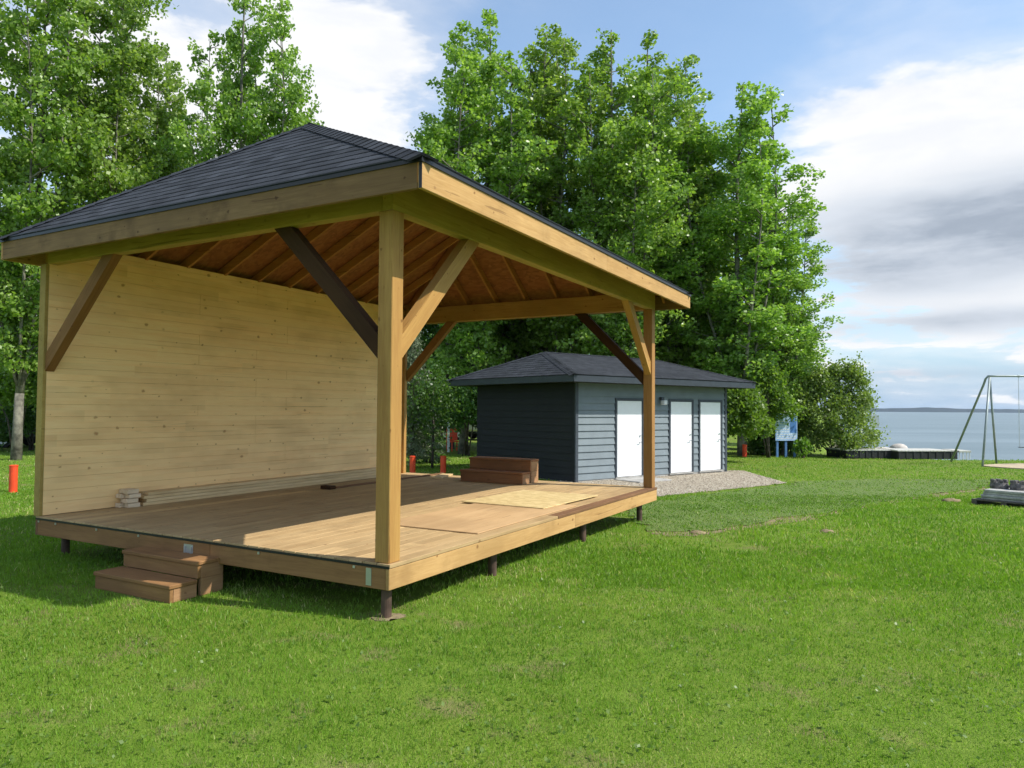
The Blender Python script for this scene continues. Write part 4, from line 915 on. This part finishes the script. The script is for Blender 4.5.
# ------------------------------------------------------------------ grass
def vnoise(x, y, sc, seed):
    g = np.random.RandomState(seed).uniform(0, 1, (256, 256)); X_, Y_ = x/sc+500, y/sc+500; ix, iy = np.floor(X_).astype(int), np.floor(Y_).astype(int); fx, fy = X_-ix, Y_-iy; fx = fx*fx*(3-2*fx); fy = fy*fy*(3-2*fy)
    q = lambda a, b: g[(iy+b) % 256, (ix+a) % 256]
    return (q(0, 0)*(1-fx)+q(1, 0)*fx)*(1-fy)+(q(0, 1)*(1-fx)+q(1, 1)*fx)*fy
def blades(n, zlo, zhi, seed, wdt, hgt, power=1.0):
    rs = np.random.RandomState(seed); Z = zlo*(zhi/zlo)**rs.uniform(0, 1, n) if power == 1 else rs.uniform(zlo, zhi, n)
    half = Z*.74+1.6; X = rs.uniform(-1, 1, n)*half; keep = np.ones(n, bool)
    lx = (X-SX)*se1.x+(Z-SY)*se1.y; ly = (X-SX)*se2.x+(Z-SY)*se2.y
    keep &= ~((lx > -.02) & (lx < SL+.02) & (ly > -.02) & (ly < SDp))
    keep &= ~inpoly(X, Z, gpts); keep &= is_lake(X, Z) < -.3
    keep &= ~((((X-cx)/2.1)**2+((Z-cy)/1.5)**2) < 1)
    la = (X-NX)*u1.x+(Z-NY)*u1.y; lb = (X-NX)*u2.x+(Z-NY)*u2.y
    ins = (la > .25) & (la < L) & (lb > .25) & (lb < D); keep &= ~(ins & (rs.uniform(0, 1, n) < .8))
    keep &= ~((la > -.56) & (la < 0) & (lb > 1.95) & (lb < 3.1))
    px2 = (X-xa)*math.cos(ang)+(Z-ya)*math.sin(ang); py2 = -(X-xa)*math.sin(ang)+(Z-ya)*math.cos(ang); keep &= ~((px2 > 0) & (px2 < PWID) & (py2 > 0) & (py2 < 1.02))
    # worn soil around piles and along the front edge of the deck
    worn = (np.exp(-((la-.12)**2+(lb-.05)**2)/.03)+np.exp(-((la-1.85)**2+(lb-.1)**2)/.02))*.9+np.exp(-((lb+.25)/.28)**2)*((la > 0) & (la < L))*.45
    wz = np.exp(-(((X-2.6)/1.3)**2+((Z-9.3)/1.0)**2))*vnoise(X, Z, .25, 14)*1.1+.4*sstep(vnoise(X, Z, .5, 15)*.6+vnoise(X, Z, .16, 16)*.4, .68, .8)
    keep &= rs.uniform(0, 1, n) > np.maximum(worn, wz)
    X, Z = X[keep], Z[keep]; n = len(X); sod = inpoly(X, Z, sod_pts); sodc = sod & (rs.uniform(0, 1, n) < .35+.5*vnoise(X, Z, .7, 9))
    pn_ = .42*vnoise(X, Z, .11, 1)+.30*vnoise(X, Z, .42, 2)+.28*vnoise(X, Z*.8, 1.9, 3); pb = vnoise(X, Z, 1.1, 5)*.6+vnoise(X, Z, .3, 6)*.4
    sc_ = (Z/5)**.62; hh = hgt*rs.uniform(.5, 1.25, n)*(.35+1.25*pn_)*np.clip(sc_, .8, 1.35)*np.where(sod, .8, 1); ww = wdt*rs.uniform(.7, 1.3, n)*np.clip((Z/4), .8, 5)
    a = rs.uniform(0, 2*math.pi, n); lean = rs.uniform(.05, .75, n)*hh; dx, dy = np.cos(a), np.sin(a); b_ = rs.uniform(0, 2*math.pi, n); wx, wy = np.cos(b_)*ww/2, np.sin(b_)*ww/2
    g = gz(X, Z)-.005+np.where(sod, .012, 0)
    p0 = np.stack([X-wx, Z-wy, g], 1); p1 = np.stack([X+wx, Z+wy, g], 1)
    m0 = np.stack([X+wx*.8+dx*lean*.35, Z+wy*.8+dy*lean*.35, g+hh*.6], 1); tp = np.stack([X+dx*lean, Z+dy*lean, g+hh], 1); m1 = np.stack([X-wx*.8+dx*lean*.35, Z-wy*.8+dy*lean*.35, g+hh*.6], 1)
    V = np.stack([p0, p1, m0, tp, m1], 1); r = np.clip(rs.beta(2, 2.6, n)*.55+(pb-.5)*.55+.16+(pn_-.5)*.3, 0, .86); r = np.where(rs.uniform(0, 1, n) < .03+.16*sstep(pb, .6, .8), rs.uniform(.92, 1, n), r)
    return V, r, sodc
sets = [blades(300000, 2.4, 9, 1, .0036, .030), blades(150000, 7, 16, 2, .0045, .034), blades(110000, 13, 30, 3, .0042, .034)]
V = np.concatenate([s[0] for s in sets]); r = np.concatenate([s[1] for s in sets]); sod = np.concatenate([s[2] for s in sets])
npmesh('lawn_grass', V[~sod], 5, M['grass'], None, {'rnd': r[~sod]}, kind='stuff', label='short bright green mown lawn grass around the stage', cat='grass')
npmesh('sod_grass', V[sod], 5, M['sodgrass'], None, {'rnd': r[sod]}, kind='stuff', label='bluish green grass of the freshly laid sod strip beside the gravel', cat='grass')
# broad-leaved weeds
rs = np.random.RandomState(77); n = 2600; Z = 2.6*(14/2.6)**rs.uniform(0, 1, n); X = rs.uniform(-1, 1, n)*(Z*.74+1)
la = (X-NX)*u1.x+(Z-NY)*u1.y; lb = (X-NX)*u2.x+(Z-NY)*u2.y; k_ = ~((la > -.6) & (la < L) & (lb > 0) & (lb < D)) & ~inpoly(X, Z, gpts); X, Z = X[k_], Z[k_]
c = np.repeat(np.stack([X, Z, gz(X, Z)+.035], 1), 3, 0)+rs.normal(size=(len(X)*3, 3))*np.array([.012, .012, .006]); V = leafquads(c, .026, rs, 0, .8, 1.5)
npmesh('lawn_weeds', V, 4, M['leafbright'], None, {'rnd': rs.uniform(.2, .8, len(V))}, kind='stuff', label='small pale clover and dandelion leaves scattered in the lawn', cat='weeds')
# loose gravel stones
rs = np.random.RandomState(5); n = 9000; P = np.array(gpts); X = rs.uniform(P[:, 0].min(), P[:, 0].max(), n); Z = rs.uniform(P[:, 1].min(), P[:, 1].max(), n)
k_ = inpoly(X, Z, gpts); X, Z = X[k_], Z[k_]; n = len(X); s = rs.uniform(.008, .024, (n, 1)); c = np.stack([X, Z, gz(X, Z)+.022], 1)
o6 = [np.array(v)*1.0 for v in ((1, 0, 0), (0, 1, 0), (-1, 0, 0), (0, -1, 0), (0, 0, .7))]
tri = [np.stack([c+o6[i]*s, c+o6[(i+1) % 4]*s, c+o6[4]*s], 1) for i in range(4)]; V = np.concatenate(tri)
stm, t, b = newmat('pebble'); at_ = t.node('ShaderNodeAttribute', attribute_name='rnd').outputs['Fac']; t.l.new(t.ramp(at_, [(0, (.16, .13, .10)), (.5, (.38, .32, .24)), (1, (.58, .52, .42))]), b.inputs['Base Color']); b.inputs['Roughness'].default_value = .9
npmesh('gravel_stones', V, 3, stm, None, {'rnd': np.tile(rs.uniform(0, 1, n), 4)}, kind='stuff', label='loose pale pebbles of the gravel apron by the shed doors', cat='gravel')

# ------------------------------------------------------------------ air
hz_ = bpy.data.materials.new('haze'); hz_.use_nodes = True; t = NT(hz_.node_tree); t.n.clear()
pv = t.node('ShaderNodeVolumePrincipled', {'Color': (.72, .84, 1.0, 1), 'Density': .00005, 'Anisotropy': .2}); t.l.new(pv.outputs[0], t.node('ShaderNodeOutputMaterial').inputs['Volume'])
mb = MB(); mb.box(-4300, 4300, -450, 7300, -5.5, 60); mb.build('haze', hz_, kind='stuff', label='thin pale blue air over the lake', cat='haze')

# dirt at the near pile and loose turf clods
px0_, py0_ = PW(.12, .12); sheet('bare_soil', [(px0_+math.cos(a)*.13*(1+.25*math.sin(3*a+1)), py0_+math.sin(a)*.11) for a in np.linspace(0, 2*math.pi, 16)[:-1]], .0, soil, .004, .02, 5, kind='structure')
def clod(px, py, r, seed, label):
    bm = bmesh.new(); bmesh.ops.create_icosphere(bm, subdivisions=3, radius=1); rr = random.Random(seed)
    for v in bm.verts: k = 1+rr.uniform(-.12, .12); v.co = Vector((v.co.x*r*1.5*k, v.co.y*r*k, max(-.2, v.co.z)*r*.6*k))
    x, y, g = at(px, py); mb = MB(); mb.add_bm(bm); o = mb.build('turf_clod', soil, smooth=True, label=label, cat='clod', group='loose turf clods along the sod edge'); o.location = (x, y, g)
clod(950, 501.5, .13, 1, 'dark turf clod lying nearest the slab pallet'); clod(826, 531.5, .07, 2, 'small brown clod on the lawn below the middle of the sod strip'); clod(697, 533, .08, 3, 'brown clod at the near end of the sod strip')
